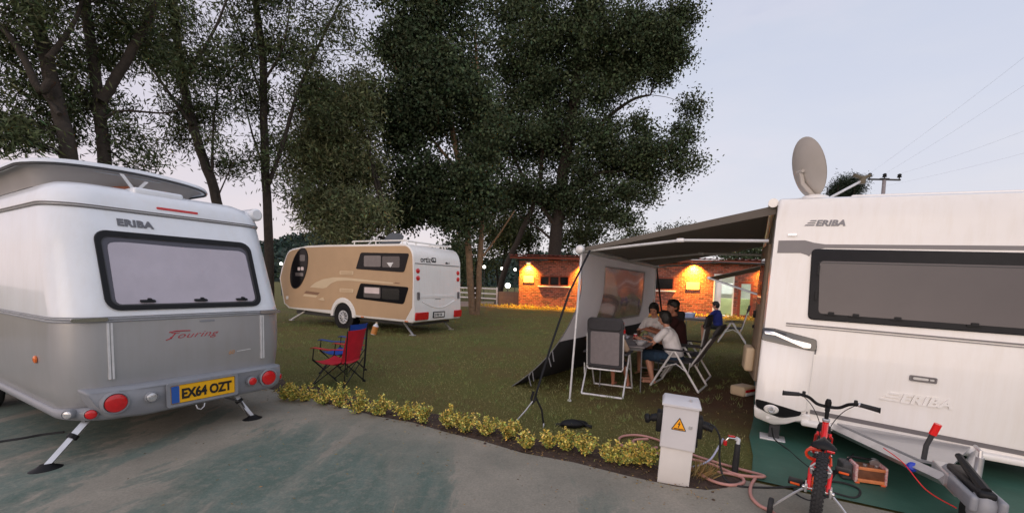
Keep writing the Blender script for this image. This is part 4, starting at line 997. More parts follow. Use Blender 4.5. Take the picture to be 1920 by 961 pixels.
# ================================================================== electric cabinet
def cabinet():
    p, q = gz(1228, 903), gz(1292, 914)
    dx = (q-p).normalized(); rz = math.atan2(dx.y, dx.x); w = .272
    T = thing('electric_cabinet', 'pale grey electric hook-up cabinet with yellow warning triangle beside the shrubs', 'cabinet', p+dx*.005, rz, None, rx=rad(1), ry=rad(3.0))
    f = lambda u, v, d: (u, -d, v)
    b = MB(); b.box(.012, w-.012, .0, .17, 0, .345, .004); b.build('plinth', boxgrey2, T)
    b = MB(); b.box(0, w, -.018, .20, .325, .685, .005); bd = b.build('housing', boxgrey, T)
    b = MB(); b.pf(rrect(.008, w-.008, .335, .672, .004, 2), f, .015, .024); dr = b.build('door', boxgrey, bd)
    b = MB(); b.pf(rrect(.205, .235, .515, .54, .003, 2), f, .02, .028); b.lathe([(.006, 0), (.006, .004), (0, .004)], (.22, -.028, .527), (0, -1, 0), 10); b.build('lock', alu, dr)
    tri = rpoly([(.072, .49), (.192, .49), (.132, .60)], .010, 3)
    b = MB(); b.pf(tri, f, .022, .0265); sg = b.build('warning_sign', textblack, dr, 0)
    b = MB(); b.pf(rpoly([(.083, .4965), (.181, .4965), (.132, .587)], .004, 3), f, .0265, .028); b.build('yellow_field', warn, sg, 0)
    b = MB(); b.pf([(.135, .567), (.122, .542), (.131, .542), (.125, .520), (.128, .520), (.126, .512), (.134, .521), (.131, .521), (.141, .549), (.132, .548), (.139, .567)], f, .028, .030)
    b.pf(rrect(.094, .170, .500, .508, .001, 1), f, .028, .029); b.build('bolt_symbol', textblack, sg, 0)
    b = MB(); b.loft([[(u, v, z) for u, v in rrect(-.014, w+.014, -.04, .22, .006, 2)] for z in (.685, .70)]+[[(u, v, .725) for u, v in rrect(.0, w, .03, .215, .01, 2)]]); b.build('roof', boxgrey, T)
    b = MB(); b.lathe([(.013, 0), (.013, .024), (.01, .026), (0, .026)], (.205, .04, .715), (0, 0, 1), 12); b.build('roof_knob', alu, T)
    for s, x in ((-1, 0), (1, w)):
        b = MB()
        b.box(min(x, x+s*.045), max(x, x+s*.045), .02, .15, .43, .60, .012); b.build('socket_box', black, T)
        b = MB(); b.tube([(x+s*.03, .06, .55), (x+s*.085, .045, .535)], .033, 12); b.tube([(x+s*.08, .045, .535), (x+s*.12, .035, .525)], .024, 10); b.build('plug', black, T)
        if s < 0:
            b = MB(); b.lathe([(.03, 0), (.04, .01), (.04, .03), (.03, .04)], (x-.10, .045, .53), (-1, -.2, -.1), 14); b.build('socket_cap', black, T)
    b = MB(); b.tube([(w+.01, .1, .46), (w+.02, .1, .33)], .008, 6); b.build('conduit', black, T)
cabinet()
def ground_tube(name, label, cat, px, r, m_, zs=None, group=None, sub=7):
    pts = []
    for i, (x, y) in enumerate(px):
        z = r+.012 if not zs else zs[i]
        pts.append(gz(x, y, z))
    b = MB(); b.tube(spline(pts, sub), r, 8); o = b.build(name, m_, None, 60); tag(o, label, cat, group); return o
ground_tube('garden_hose', 'long pink garden hose looping round the cabinet and onto the green paint', 'hose',
            [(1232, 838), (1196, 842), (1163, 832), (1165, 818), (1195, 815), (1228, 822), (1262, 836), (1300, 852), (1330, 862), (1385, 878), (1430, 890), (1424, 893), (1380, 888), (1330, 868), (1285, 858), (1235, 850), (1196, 838), (1188, 825), (1215, 822)], .013, hosepink, [.025, .03, .02, .02, .03, .03, .03, .02, .02, .02, .03, .04, .035, .03, .02, .03, .05, .05, .06])
ground_tube('garden_hose', 'short pink hose running past the bicycle to the bottom edge', 'hose', [(1296, 876), (1330, 898), (1365, 908), (1392, 905), (1392, 895), (1372, 888), (1345, 884)], .013, hosepink)
ground_tube('garden_hose', 'pink hose end trailing across the concrete towards the training wheel', 'hose', [(1418, 893), (1408, 910), (1408, 928), (1422, 945), (1450, 960), (1475, 985)], .013, hosepink)
# hook-up cable from the cabinet
pc = [gz(1322, 790, .50), gz(1340, 800, .48), gz(1350, 822, .38), gz(1349, 860, .18), gz(1358, 895, .05), gz(1385, 910, .02), gz(1440, 913, .02), gz(1500, 912, .02), gz(1545, 918, .02), gz(1600, 932, .02), gz(1612, 918, .02), gz(1585, 905, .03), gz(1545, 900, .02)]
b = MB(); b.tube(spline(pc, 7), .0085, 8); tag(b.build('power_cable', rubber, None, 60), 'thick black power cable from the cabinet across the green floor', 'cable')
b = MB(); b.tube(spline([gz(1447, 800, .25), gz(1452, 822, .1), gz(1475, 840, .02), gz(1500, 862, .015), gz(1525, 880, .015), gz(1560, 890, .015), gz(1590, 868, .015), gz(1600, 850, .015)], 6), .007, 8); tag(b.build('power_cable', rubber, None, 60), 'thin black cable hanging from the white caravan corner to the crate', 'cable')
b = MB(); b.tube(spline([gz(1500, 905, .012), gz(1490, 922, .012), gz(1520, 938, .012), gz(1550, 930, .012), gz(1552, 912, .012)], 6), .008, 8); tag(b.build('power_cable', rubber, None, 60), 'black cable coil lying under the bicycle', 'cable')
# tap post
def tap():
    p = gz(1377, 888); T = thing('standpipe', 'dark lagged water standpipe with white elbow and red tap beside the cabinet', 'water tap', p, 0, None, ry=rad(3))
    b = MB(); b.lathe([(.03, 0), (.026, .02), (.027, .1), (.024, .2), (.023, .27), (.015, .28)], (0, 0, 0), (0, 0, 1), 14); b.build('lagging', rubber, T)
    b = MB(); b.lathe([(.016, .27), (.016, .30)], (0, 0, 0)); b.tube([(0, 0, .30), (0, 0, .315), (-.02, 0, .325)], .019, 10); b.build('elbow', white, T)
    b = MB(); b.lathe([(.018, .262), (.018, .276)], (0, 0, 0)); b.build('fitting', cream, T)
    b = MB(); b.tube([(-.02, 0, .322), (-.09, .01, .325)], .008, 8); b.tube([(-.085, .01, .325), (-.10, .012, .30), (-.10, .012, .285)], .009, 8); b.build('spout', chrome, T)
    b = MB(); b.box(-.085, -.03, -.008, .03, .335, .345, .004); b.box(-.125, -.10, -.01, .02, .255, .30, .006); b.build('lever', redlens, T)
tap()
b = MB(); b.tube(spline([gz(1356, 822, .29), gz(1347, 838, .2), gz(1330, 862, .08), gz(1300, 874, .03), gz(1270, 870, .02)], 6), .009, 8); tag(b.build('water_hose', hosewhite, None, 60), 'pale blue-white hose from the tap to the foot of the cabinet', 'hose')

# ================================================================== bicycle with training wheels
def bicycle():
    T = thing('bicycle', "red child's bicycle with black knobbly tyres and training wheels seen from behind", 'bicycle', Vector((2.145, 2.88, 0)), -rad(37), None, ry=rad(2.5))
    Rw, wb = .262, .84
    def wheel(y, ang=0.0):
        M_ = Matrix.Translation((0, y, Rw+.008)) @ Matrix.Rotation(ang, 4, 'Z')
        g = bpy.data.objects.new('wheel', None); COL.objects.link(g); g.parent = T
        b = MB(); b.M = M_
        b.tube([(0, (Rw-.028)*math.cos(a), (Rw-.028)*math.sin(a)) for a in [2*PI*k/48 for k in range(48)]], .029, 12, True)
        n = 54
        for k in range(n):
            a = 2*PI*k/n
            for off, xx in ((0, -.0), (.5, -.017), (.5, .017), (0, .028), (0, -.028)):
                aa = a+off*2*PI/n; rr_ = Rw-.028+math.sqrt(max(0, .029**2-xx*xx))+.001
                bb = MB.__new__(MB)
                c = Vector((xx, rr_*math.cos(aa), rr_*math.sin(aa))); tn = Vector((0, -math.sin(aa), math.cos(aa))); nr = Vector((0, math.cos(aa), math.sin(aa))); ax = Vector((1, 0, 0))
                hx, ht, hn = .0065, .0085, .0045
                vs = [c+ax*(i*hx)+tn*(j*ht)+nr*(k2*hn) for k2 in (-1, 1) for i, j in ((-1, -1), (1, -1), (1, 1), (-1, 1))]
                b.add(vs, [(0, 3, 2, 1), (4, 5, 6, 7), (0, 1, 5, 4), (1, 2, 6, 5), (2, 3, 7, 6), (3, 0, 4, 7)])
        b.build('tyre', rubber, g, 30)
        b = MB(); b.M = M_; b.tube([(0, (Rw-.058)*math.cos(a), (Rw-.058)*math.sin(a)) for a in [2*PI*k/40 for k in range(40)]], .012, 8, True)
        for k in range(20):
            a = 2*PI*k/20; b.tube([((.018 if k % 2 else -.018), .015*math.cos(a), .015*math.sin(a)), (0, (Rw-.06)*math.cos(a+.2*(-1)**k), (Rw-.06)*math.sin(a+.2*(-1)**k))], .0012, 4)
        b.lathe([(.016, -.03), (.016, .03)], (0, 0, 0), (1, 0, 0), 12); b.lathe([(.006, -.075), (.006, .075)], (0, 0, 0), (1, 0, 0), 8); b.build('rim', alu, g, 30)
    wheel(0); wheel(wb, rad(6))
    ax = Rw+.008; bb_ = (0, .30, .235); st = (0, .21, .47); ht = (0, .60, .60); hb = (0, .625, .50)
    b = MB(); r = .017
    b.tube([bb_, st, (0, .20, .50)], r, 10); b.tube([hb, bb_], .021, 10); b.tube([ht, (0, .215, .45)], .019, 10); b.tube([(0, .592, .63), (0, .635, .47)], .022, 12)
    for s in (-1, 1):
        b.tube([(s*.055, 0, ax), (s*.058, .06, ax+.11), (s*.045, .15, .40), (0, .205, .455)], .0125, 8); b.tube([(s*.055, 0, ax), (s*.05, .16, .25), (0, .295, .235)], .012, 8)
    b.tube([(-.048, .12, .385), (.048, .12, .385)], .010, 8); b.build('frame', redpaint, T, 50)
    b = MB()
    for s in (-1, 1): b.tube([(s*.055, wb, ax), (s*.05, .70, .46), (s*.03, .64, .49)], .013, 8)
    b.tube([(-.05, .655, .49), (.05, .655, .49)], .016, 8); b.build('fork', redpaint, T, 50)
    # saddle
    b = MB(); rings = []
    for y, w, z, h in ((.06, .035, .555, .012), (.07, .07, .560, .022), (.10, .078, .565, .028), (.16, .06, .565, .028), (.22, .034, .563, .024), (.28, .022, .56, .02), (.30, .012, .555, .012)):
        rings.append([(w*math.cos(a), y, z+h*math.sin(a)*(1 if math.sin(a) > 0 else .6)-.012*abs(math.cos(a))) for a in [2*PI*k/16 for k in range(16)]])
    b.loft(rings); b.tube([(0, .20, .47), (0, .18, .55)], .012, 8); sd = b.build('saddle', black, T, 60)
    b = MB(); b.box(.02, .066, .05, .058, .535, .55, .003); b.build('saddle_badge', redlens, sd)
    # handlebar
    b = MB(); b.tube([(0, .59, .63), (0, .585, .72)], .014, 10); b.tube([(0, .585, .705), (0, .62, .735)], .018, 10)
    hbp = [(-.29, .50, .80), (-.20, .535, .805), (-.13, .585, .785), (-.06, .615, .735), (.06, .62, .735), (.13, .59, .785), (.20, .545, .805), (.29, .51, .80)]
    b.tube(spline(hbp, 6), .0125, 10); hb_ = b.build('handlebar', black, T, 50)
    for s in (-1, 1):
        b = MB(); b.tube([(s*.30, .505 if s > 0 else .495, .80), (s*.195, .545 if s > 0 else .537, .805)], [.019, .0165], 10); b.lathe([(.021, 0), (.021, .006)], (s*.30, .503, .80), (s, 0, 0), 10); b.build('grip', rubber, hb_)
        b = MB(); b.tube([(s*.18, .56, .80), (s*.20, .60, .79), (s*.28, .58, .785)], .006, 6); b.box(s*.165-.012, s*.165+.012, .55, .585, .785, .83, .006); b.build('brake_lever', black, hb_)
    b = MB(); b.lathe([(.022, 0), (.022, .03), (.015, .05), (0, .055)], (0, .60, .745), (0, -.2, 1), 14); b.build('bell', black, hb_)
    b = MB(); b.lathe([(.018, 0), (.018, .012)], (.185, .552, .803), (1, -.3, 0), 14); b.build('gear_ring', alu, hb_)
    b = MB(); b.lathe([(.026, -.006), (.026, .012), (.02, .016)], (0, .592, .625), (0, -.25, 1), 14); b.build('headset', clearlens, T)
    b = MB()
    for s in (-1, 1): b.tube(spline([(s*.17, .58, .79), (s*.10, .66, .70), (s*.04, .66, .58), (s*.03, .60, .50), (s*.02, .40, .40), (s*.035, .16, .42)], 5), .0032, 5)
    b.build('brake_cable', black, T)
    # brakes, rear
    for s in (-1, 1):
        b = MB(); b.tube([(s*.05, .045, .36), (s*.058, .015, .42), (s*.03, .01, .455)], .008, 6); b.box(s*.048-.012, s*.048+.012, .0, .045, .40, .415, .004); b.build('brake_arm', alu, T)
    # spiral lock
    b = MB(); b.tube([(.052*math.cos(a)-.045, .17+.004*a, .455+.042*math.sin(a)) for a in [2*PI*k/14 for k in range(34)]], .0085, 7); b.tube([(-.02, .17, .485), (.05, .14, .47), (.055, .10, .43)], .008, 7); b.build('cable_lock', mat('orange_lock', C(235, 70, 30), .35, coat=.4), T)
    # crank, pedals, chain, reflectors
    b = MB(); b.tube([(-.06, .30, .235), (-.085, .26, .19), (-.085, .24, .15)], .009, 6); b.tube([(.06, .30, .235), (.085, .34, .29), (.085, .36, .32)], .009, 6); b.lathe([(.07, -.003), (.07, .003)], (.062, .30, .235), (1, 0, 0), 24); b.build('crank', black, T)
    for s, y, z in ((-1, .235, .20), (1, .36, .33)):
        b = MB(); b.box(min(s*.09, s*.185), max(s*.09, s*.185), y-.045, y+.045, z-.014, z+.014, .006); pd = b.build('pedal', black, T)
        b = MB(); b.box(min(s*.11, s*.17), max(s*.11, s*.17), y-.049, y-.0455, z-.008, z+.008, .002); b.build('reflector', orange, pd)
    b = MB(); b.tube([(.062, .30, .305), (.06, 0, ax+.025), (.06, -.03, ax), (.06, 0, ax-.025), (.062, .30, .165)], .004, 5); b.lathe([(.03, -.003), (.03, .003)], (.06, 0, ax), (1, 0, 0), 16); b.build('chain', darkgrey, T)
    b = MB(); b.box(-.065, -.035, .0, .006, .16, .26, .002) if False else b.box(-.04, -.032, .03, .06, .24, .34, .002); b.build('reflector', orange, T)
    # training wheels
    for s in (-1, 1):
        b = MB(); b.tube([(s*.07, 0, ax), (s*.13, -.01, ax-.06), (s*.24, -.03, .085), (s*.25, -.03, .065)], .008, 6); b.box(min(s*.062, s*.078), max(s*.062, s*.078), -.02, .06, ax-.03, ax+.03, .003); tw = b.build('training_wheel', alu, T)
        b = MB(); b.lathe([(.02, -.016), (.055, -.016), (.062, -.008), (.062, .008), (.055, .016), (.02, .016)], (s*.262, -.03, .065), (1, 0, 0), 20); b.build('tyre', rubber, tw)
    b = MB(); b.lathe([(.014, 0), (.014, .03), (.008, .035)], (.06, 0, ax), (1, 0, 0), 10); b.lathe([(.014, 0), (.014, .03), (.008, .035)], (-.06, 0, ax), (-1, 0, 0), 10); b.build('axle_nut', chrome, T)
bicycle()

# crate under the drawbar
def crate():
    T = thing('wooden_crate', 'small patterned wooden crate with orange feet under the caravan drawbar', 'crate', gz(1622, 903), -A+rad(10), None); T.scale = (.86,)*3
    b = MB(); b.box(-.10, .12, -.085, .10, .03, .17, .006); b.build('box', mat('dark_wood', C(112, 66, 40), .55, .3, 14, bump=.2), T)
    pat = mat('printed_panel', C(225, 215, 205), .5, .3, 40, col2=C(200, 70, 90))
    b = MB(); b.box(-.125, -.10, -.10, .12, .025, .20, .004); b.build('end_panel', pat, T)
    b = MB(); b.box(.12, .14, -.10, .12, .025, .20, .004); b.build('end_panel', pat, T)
    b = MB(); b.box(-.10, .12, -.10, -.087, .03, .065, .003); b.box(-.10, .12, -.10, -.087, .155, .185, .003); b.build('rail', mat('orange_wood', C(214, 130, 80), .55, .2, 12), T)
    for x in (-.10, .11):
        b = MB(); b.box(x-.018, x+.018, -.105, -.06, .0, .03, .003); b.build('foot', orange, T)
    b = MB(); b.box(-.22, -.13, -.07, .10, .02, .19, .02, 3); b.build('motor_case', darkgrey, T)
    b = MB(); b.lathe([(.018, 0), (.018, .02), (0, .022)], (-.02, -.02, .172), (0, 0, 1), 12); b.lathe([(.014, 0), (.014, .02), (0, .022)], (.07, -.03, .172), (0, 0, 1), 12); b.build('knob', alu, T)
    b = MB(); b.tube([(-.19, .05, .15), (-.1, .08, .22), (.08, .06, .22), (.12, .05, .19)], .012, 7); b.build('carry_strap', black, T)
crate()
# step under the caravan door
def step():
    T = thing('step_box', 'low pale step box with a red and white front on bare ground', 'step', gz(1404, 742), -A+rad(60), None)
    b = MB(); b.box(-.16, .16, -.02, .22, 0, .15, .03, 3); b.build('body', cream, T)
    b = MB(); b.box(-.13, .13, -.032, -.018, .07, .11, .004); b.build('red_band', redlens, T)
    b = MB(); b.box(-.12, .12, -.030, -.018, .015, .06, .004); b.build('white_band', white, T)
step()
def jug():
    T = thing('plastic_can', 'white and orange plastic bottle standing under the beige caravan', 'bottle', gz(700, 627), .4, None)
    T.rotation_euler = (0, rad(16), .4); T.scale = (.85,)*3
    b = MB(); b.lathe([(.08, 0), (.10, .01), (.10, .30), (.09, .34), (.04, .40), (.035, .43)], (0, 0, 0), n=18); b.build('body', white, T)
    b = MB(); b.lathe([(.102, .02), (.102, .30)], (0, 0, 0), n=18); b.build('orange_band', mat('amber_wrapper', C(200, 130, 60), .5), T)
    b = MB(); b.lathe([(.04, .42), (.04, .46), (0, .46)], (0, 0, 0)); b.build('cap', cream, T)
jug()
b = MB(); b.ell((0, 0, .04), (.14, .08, .05)); b.tube([(-.2, .02, .015), (-.1, .0, .03), (.1, .05, .03), (.22, -.03, .015)], .02, 7); b.ell((.1, .05, .03), (.09, .06, .035))
o_ = b.build('strap_bag', black, None); o_.location = gz(1073, 800); tag(o_, 'crumpled black strap bag lying on the lawn behind the shrubs', 'bag')
# dark hose/cable beside the touring caravan
b = MB(); b.tube(spline([gz(-60, 840, .015), gz(0, 828, .015), gz(40, 822, .015), gz(78, 815, .015), gz(120, 810, .015)], 5), .016, 8); tag(b.build('drain_hose', rubber, None, 60), 'dark drain hose on the concrete beside the silver caravan', 'hose')
# ================================================================== ground sheets
def node_mat(name):
    m = bpy.data.materials.new(name); m.use_nodes = True; return m, m.node_tree.nodes, m.node_tree.links
def ramp(N, L, src, stops):
    r = N.new('ShaderNodeValToRGB'); e = r.color_ramp.elements
    while len(e) < len(stops): e.new(.5)
    for k, (p, c) in enumerate(stops): e[k].position = p; e[k].color = c
    L.new(src, r.inputs[0]); return r.outputs[0]
def noise(N, L, vec, scale, detail=6, rough=.6, dist=0.0):
    n = N.new('ShaderNodeTexNoise'); n.inputs['Scale'].default_value = scale; n.inputs['Detail'].default_value = detail; n.inputs['Roughness'].default_value = rough; n.inputs['Distortion'].default_value = dist
    L.new(vec, n.inputs['Vector']); return n.outputs['Fac']
def mixc(N, L, f, a, b, mode='MIX'):
    m = N.new('ShaderNodeMix'); m.data_type = 'RGBA'; m.blend_type = mode
    for i, v in ((0, f), (6, a), (7, b)):
        if isinstance(v, (int, float, tuple)): m.inputs[i].default_value = v
        else: L.new(v, m.inputs[i])
    return m.outputs[2]
def mapping(N, L, scale=(1, 1, 1), rot=0.0):
    tc = N.new('ShaderNodeTexCoord'); mp = N.new('ShaderNodeMapping'); mp.inputs['Scale'].default_value = scale; mp.inputs['Rotation'].default_value = (0, 0, rot)
    L.new(tc.outputs['Object'], mp.inputs['Vector']); return mp.outputs[0]
def bumpn(N, L, h, strength, dist=.01):
    b = N.new('ShaderNodeBump'); b.inputs['Strength'].default_value = strength; b.inputs['Distance'].default_value = dist; L.new(h, b.inputs['Height']); L.new(b.outputs[0], N['Principled BSDF'].inputs['Normal'])

def lawn_mat():
    m, N, L = node_mat('lawn_soil'); v = mapping(N, L); b = N['Principled BSDF']; b.inputs['Roughness'].default_value = .95; b.inputs['Specular IOR Level'].default_value = .15
    big = ramp(N, L, noise(N, L, v, .55, 5, .6), [(.32, C(112, 98, 62)), (.55, C(108, 106, 60)), (.75, C(92, 102, 54))])
    fine = ramp(N, L, noise(N, L, v, 26, 6, .75), [(.3, (.55, .55, .55, 1)), (.7, (1.25, 1.25, 1.25, 1))])
    c = mixc(N, L, 1.0, big, fine, 'MULTIPLY')
    # bare trodden earth by the caravan door: a patch with its own ragged outline
    g = N.new('ShaderNodeTexCoord'); d = N.new('ShaderNodeVectorMath'); d.operation = 'DISTANCE'; p = cw(-.45, 1.6); d.inputs[1].default_value = (p.x, p.y, 0); L.new(g.outputs['Object'], d.inputs[0])
    ad = N.new('ShaderNodeMath'); ad.operation = 'MULTIPLY_ADD'; L.new(noise(N, L, v, 2.2, 6, .65), ad.inputs[0]); ad.inputs[1].default_value = 2.2; L.new(d.outputs['Value'], ad.inputs[2])
    f = ramp(N, L, ad.outputs[0], [(.42, (0, 0, 0, 1)), (.62, (1, 1, 1, 1))])
    mr = N.new('ShaderNodeMapRange'); mr.inputs[1].default_value = 1.6; mr.inputs[2].default_value = 3.2; L.new(ad.outputs[0], mr.inputs[0])
    earth = mixc(N, L, noise(N, L, v, 9, 5), C(104, 78, 60), C(78, 62, 48))
    c = mixc(N, L, mr.outputs[0], earth, c)
    L.new(c, b.inputs['Base Color']); bumpn(N, L, noise(N, L, v, 34, 8, .75), .9, .03)
    return m
def concrete_mat():
    m, N, L = node_mat('worn_green_concrete'); b = N['Principled BSDF']; b.inputs['Roughness'].default_value = .72; b.inputs['Specular IOR Level'].default_value = .3
    v = mapping(N, L); vs = mapping(N, L, (1.25, .5, 1), A)
    base = ramp(N, L, noise(N, L, v, 1.1, 7, .65), [(.3, C(128, 125, 113)), (.55, C(150, 144, 130)), (.75, C(166, 156, 141))])
    worn = noise(N, L, vs, .75, 10, .62, .6)
    tcg = N.new('ShaderNodeTexCoord'); dg_ = N.new('ShaderNodeVectorMath'); dg_.operation = 'DOT_PRODUCT'; dg_.inputs[1].default_value = (EY.x, EY.y, 0); L.new(tcg.outputs['Object'], dg_.inputs[0])
    mg = N.new('ShaderNodeMapRange'); mg.inputs[1].default_value = CO.dot(EY)-2.2; mg.inputs[2].default_value = CO.dot(EY)-4.2; mg.inputs[3].default_value = -.05; mg.inputs[4].default_value = .02; L.new(dg_.outputs['Value'], mg.inputs[0])
    aw = N.new('ShaderNodeMath'); aw.operation = 'ADD'; L.new(worn, aw.inputs[0]); L.new(mg.outputs[0], aw.inputs[1]); worn = aw.outputs[0]
    green = ramp(N, L, noise(N, L, vs, 2.3, 8, .7, .3), [(.3, C(82, 101, 91)), (.7, C(114, 126, 116))])
    mk = ramp(N, L, worn, [(.487, (0, 0, 0, 1)), (.503, (.6, .6, .6, 1)), (.56, (1, 1, 1, 1))])
    # scuffed flecks
    fl = ramp(N, L, noise(N, L, v, 11, 8, .8), [(.36, (.45, .45, .45, 1)), (.52, (1, 1, 1, 1))])
    f = mixc(N, L, 1.0, mk, fl, 'MULTIPLY')
    # paint has worn away completely towards the edge of the slab
    tc = N.new('ShaderNodeTexCoord'); dt = N.new('ShaderNodeVectorMath'); dt.operation = 'DOT_PRODUCT'; dt.inputs[1].default_value = (EY.x, EY.y, 0); L.new(tc.outputs['Object'], dt.inputs[0])
    mr = N.new('ShaderNodeMapRange'); off = CO.dot(EY); mr.inputs[1].default_value = off-1.73-.15; mr.inputs[2].default_value = off-1.73-.95; mr.inputs[3].default_value = .12; mr.inputs[4].default_value = 1.0; L.new(dt.outputs['Value'], mr.inputs[0])
    f = mixc(N, L, 1.0, f, mr.outputs[0], 'MULTIPLY')
    c = mixc(N, L, f, base, green)
    c = mixc(N, L, 1.0, c, ramp(N, L, noise(N, L, v, 60, 4, .7), [(.3, (.78, .78, .78, 1)), (.7, (1.10, 1.10, 1.10, 1))]), 'MULTIPLY')
    L.new(c, b.inputs['Base Color']); bumpn(N, L, noise(N, L, v, 40, 8, .7), .25, .01)
    return m
def greenpad_mat():
    m, N, L = node_mat('green_floor_paint'); b = N['Principled BSDF']; b.inputs['Roughness'].default_value = .6
    v = mapping(N, L)
    c = ramp(N, L, noise(N, L, v, 2.0, 8, .65), [(.3, C(44, 84, 70)), (.6, C(58, 100, 84)), (.8, C(82, 114, 99))])
    sp = ramp(N, L, noise(N, L, v, 18, 8, .8), [(.66, (0, 0, 0, 1)), (.76, (.5, .5, .5, 1))])
    c = mixc(N, L, sp, c, C(110, 118, 106)); L.new(c, b.inputs['Base Color']); bumpn(N, L, noise(N, L, v, 40, 6), .2, .01)
    return m
def sheet(name, pts, z, mt, kind='structure', grid=0):
    b = MB(); b.add([(p[0], p[1], z) for p in pts], [tuple(range(len(pts)))]); o = b.build(name, mt, None, 0); tag(o, kind=kind); return o
lawn = sheet('ground', [(-900, -300), (900, -300), (900, 1500), (-900, 1500)], 0, lawn_mat())
KY = -1.73
def cwp(l): return [tuple(cw(x, y)) for x, y in l]
edge = [(-16+k*.5, KY+.03*math.sin(k*1.3)+.02*math.sin(k*3.1)) for k in range(0, 31)]+[(-.60, KY+.03), (-.38, KY+.10), (-.24, -1.50), (-.17, -1.36), (-.12, -1.25), (9, -1.25)]
cm = concrete_mat()
sheet('pavement', cwp(edge+[(9, -14), (-16, -14)]), .012, cm)
gp = [(-.06, -1.20), (-.05, -.6), (-.09, .0), (-.05, .8), (-.06, 9), (4.5, 9), (4.5, -1.16), (3, -1.14), (1.2, -1.22)]
sheet('painted_pad', cwp(gp), .016, greenpad_mat())
# soil strip with a ragged outline
sp_ = [(-16+k*.3, KY-.03+.03*math.sin(k*2.3)) for k in range(0, 53)]; sp2 = [(-16+k*.3, KY+.42+.06*math.sin(k*1.7)+.04*math.sin(k*4.1)) for k in range(52, -1, -1)]
sheet('flower_bed', cwp(sp_+[(-.12, KY+.1), (-.10, -1.2)]+sp2[1:]), .006, soil)
sheet('path', [tuple(at(690, 572, 29)[:2]), (-12, 33), (-2, 38), (2, 33), tuple(at(985, 573, 29.2)[:2])], .005, mat('path_paving', C(150, 128, 112), .85, .15, 2))

# grass blades: dense near the camera, thinner with distance
def grass():
    n = 150000; u = RNG.random(n); Y = 2.9*np.exp(u*math.log(24/2.9)); px = RNG.random(n)*2050-70
    X = (px-960)/800*Y*1.0
    dx, dy = X-CO.x, Y-CO.y
    gx = math.cos(A)*dx-math.sin(A)*dy; gy_ = math.sin(A)*dx+math.cos(A)*dy
    bare = np.hypot(gx+.45, (gy_-1.6)*.8)
    nz = np.sin(X*1.7+np.sin(Y*1.3)*2)*np.sin(Y*1.1+np.sin(X*.9)*2)
    keep = (gy_ > KY+.10) & ~((gx > -.12) & (gx < 4.6) & (gy_ < 9.1)) & ((bare > 1.25) | (RNG.random(n) < .12)) & (RNG.random(n) < .62+.38*nz) & ~((gx > -.35) & (gy_ < -1.1)) & ((gy_ > KY+.42) | (RNG.random(n) < .06))
    X, Y, nz = X[keep], Y[keep], nz[keep]; n = len(X)
    P = np.stack([X, Y, np.full(n, -.004)], 1); D = np.stack([RNG.normal(size=n)*.75, RNG.normal(size=n)*.75, np.full(n, 1.0)], 1)
    Ls = (.016+.022*RNG.random(n))*(1+.03*Y); Wd = (.0026+.002*RNG.random(n))*(1+.10*Y)
    t = tints(n, .16, .07); n2 = np.sin(X*.8+2*np.sin(Y*.35+1))*np.sin(Y*.62+1.5*np.sin(X*.55))
    dry = RNG.random(n) < np.clip(.10+.42*(n2-.1), .04, .6); t[dry] *= np.array([1.5, 1.28, 1.3]); t *= (1-.18*np.clip(-n2, 0, 1))[:, None]
    o = quads('grass', leafquads(P, D, Ls, Wd), t, grassm); tag(o, kind='stuff')
grass()
def debris():
    n = 420; P = []; D = []
    for _ in range(n):
        x = random.uniform(-7, 2.2); y = KY-abs(random.gauss(0, 1.3))-.05; p = cw(x, y, .015); P.append(p[:]); D.append((random.gauss(0, 1), random.gauss(0, 1), random.uniform(0, .25)))
    o = quads('fallen_leaves', leafquads(np.array(P), np.array(D), .012+.022*RNG.random(n), .007), tints(n, .35, .12), dryleaf); tag(o, kind='stuff')
    m = 2600; X = RNG.uniform(-9, 5, m); Y = RNG.uniform(4.5, 20, m); dx, dy = X-CO.x, Y-CO.y; gx = math.cos(A)*dx-math.sin(A)*dy; gy_ = math.sin(A)*dx+math.cos(A)*dy
    k = (gy_ > KY+.5) & (gx < -.2); cx_, cy_ = X[k], Y[k]; q = 9; P = np.stack([np.repeat(cx_, q)+RNG.normal(size=len(cx_)*q)*.02, np.repeat(cy_, q)+RNG.normal(size=len(cx_)*q)*.02, np.zeros(len(cx_)*q)], 1)
    D = RNG.normal(size=P.shape)*.6; D[:, 2] = 1; o = quads('grass_tufts', leafquads(P, D, .05+.06*RNG.random(len(P)), .006), tints(len(P), .22, .1)*np.array([.72, .86, .7]), grassm); tag(o, kind='stuff')
debris()
def stones():
    b = MB()
    for _ in range(260):
        x = random.uniform(-8, -.3); y = KY+random.uniform(-.05, .35); r = random.uniform(.006, .02); p = cw(x, y, r*.4+.006)
        b.ell(p, (r, r*random.uniform(.6, 1), r*.6), 6, 4)
    o = b.build('soil_crumbs', soil); tag(o, kind='stuff')
    P, D = [], []
    for _ in range(900):
        p = cw(random.uniform(-8, -.3), KY+random.uniform(-.10, .38), .016); P.append(p[:]); D.append((random.gauss(0, 1), random.gauss(0, 1), random.uniform(-.1, .35)))
    o = quads('leaf_litter', leafquads(np.array(P), np.array(D), .02+.02*RNG.random(900), .008), tints(900, .3, .1), dryleaf); tag(o, kind='stuff')
stones()

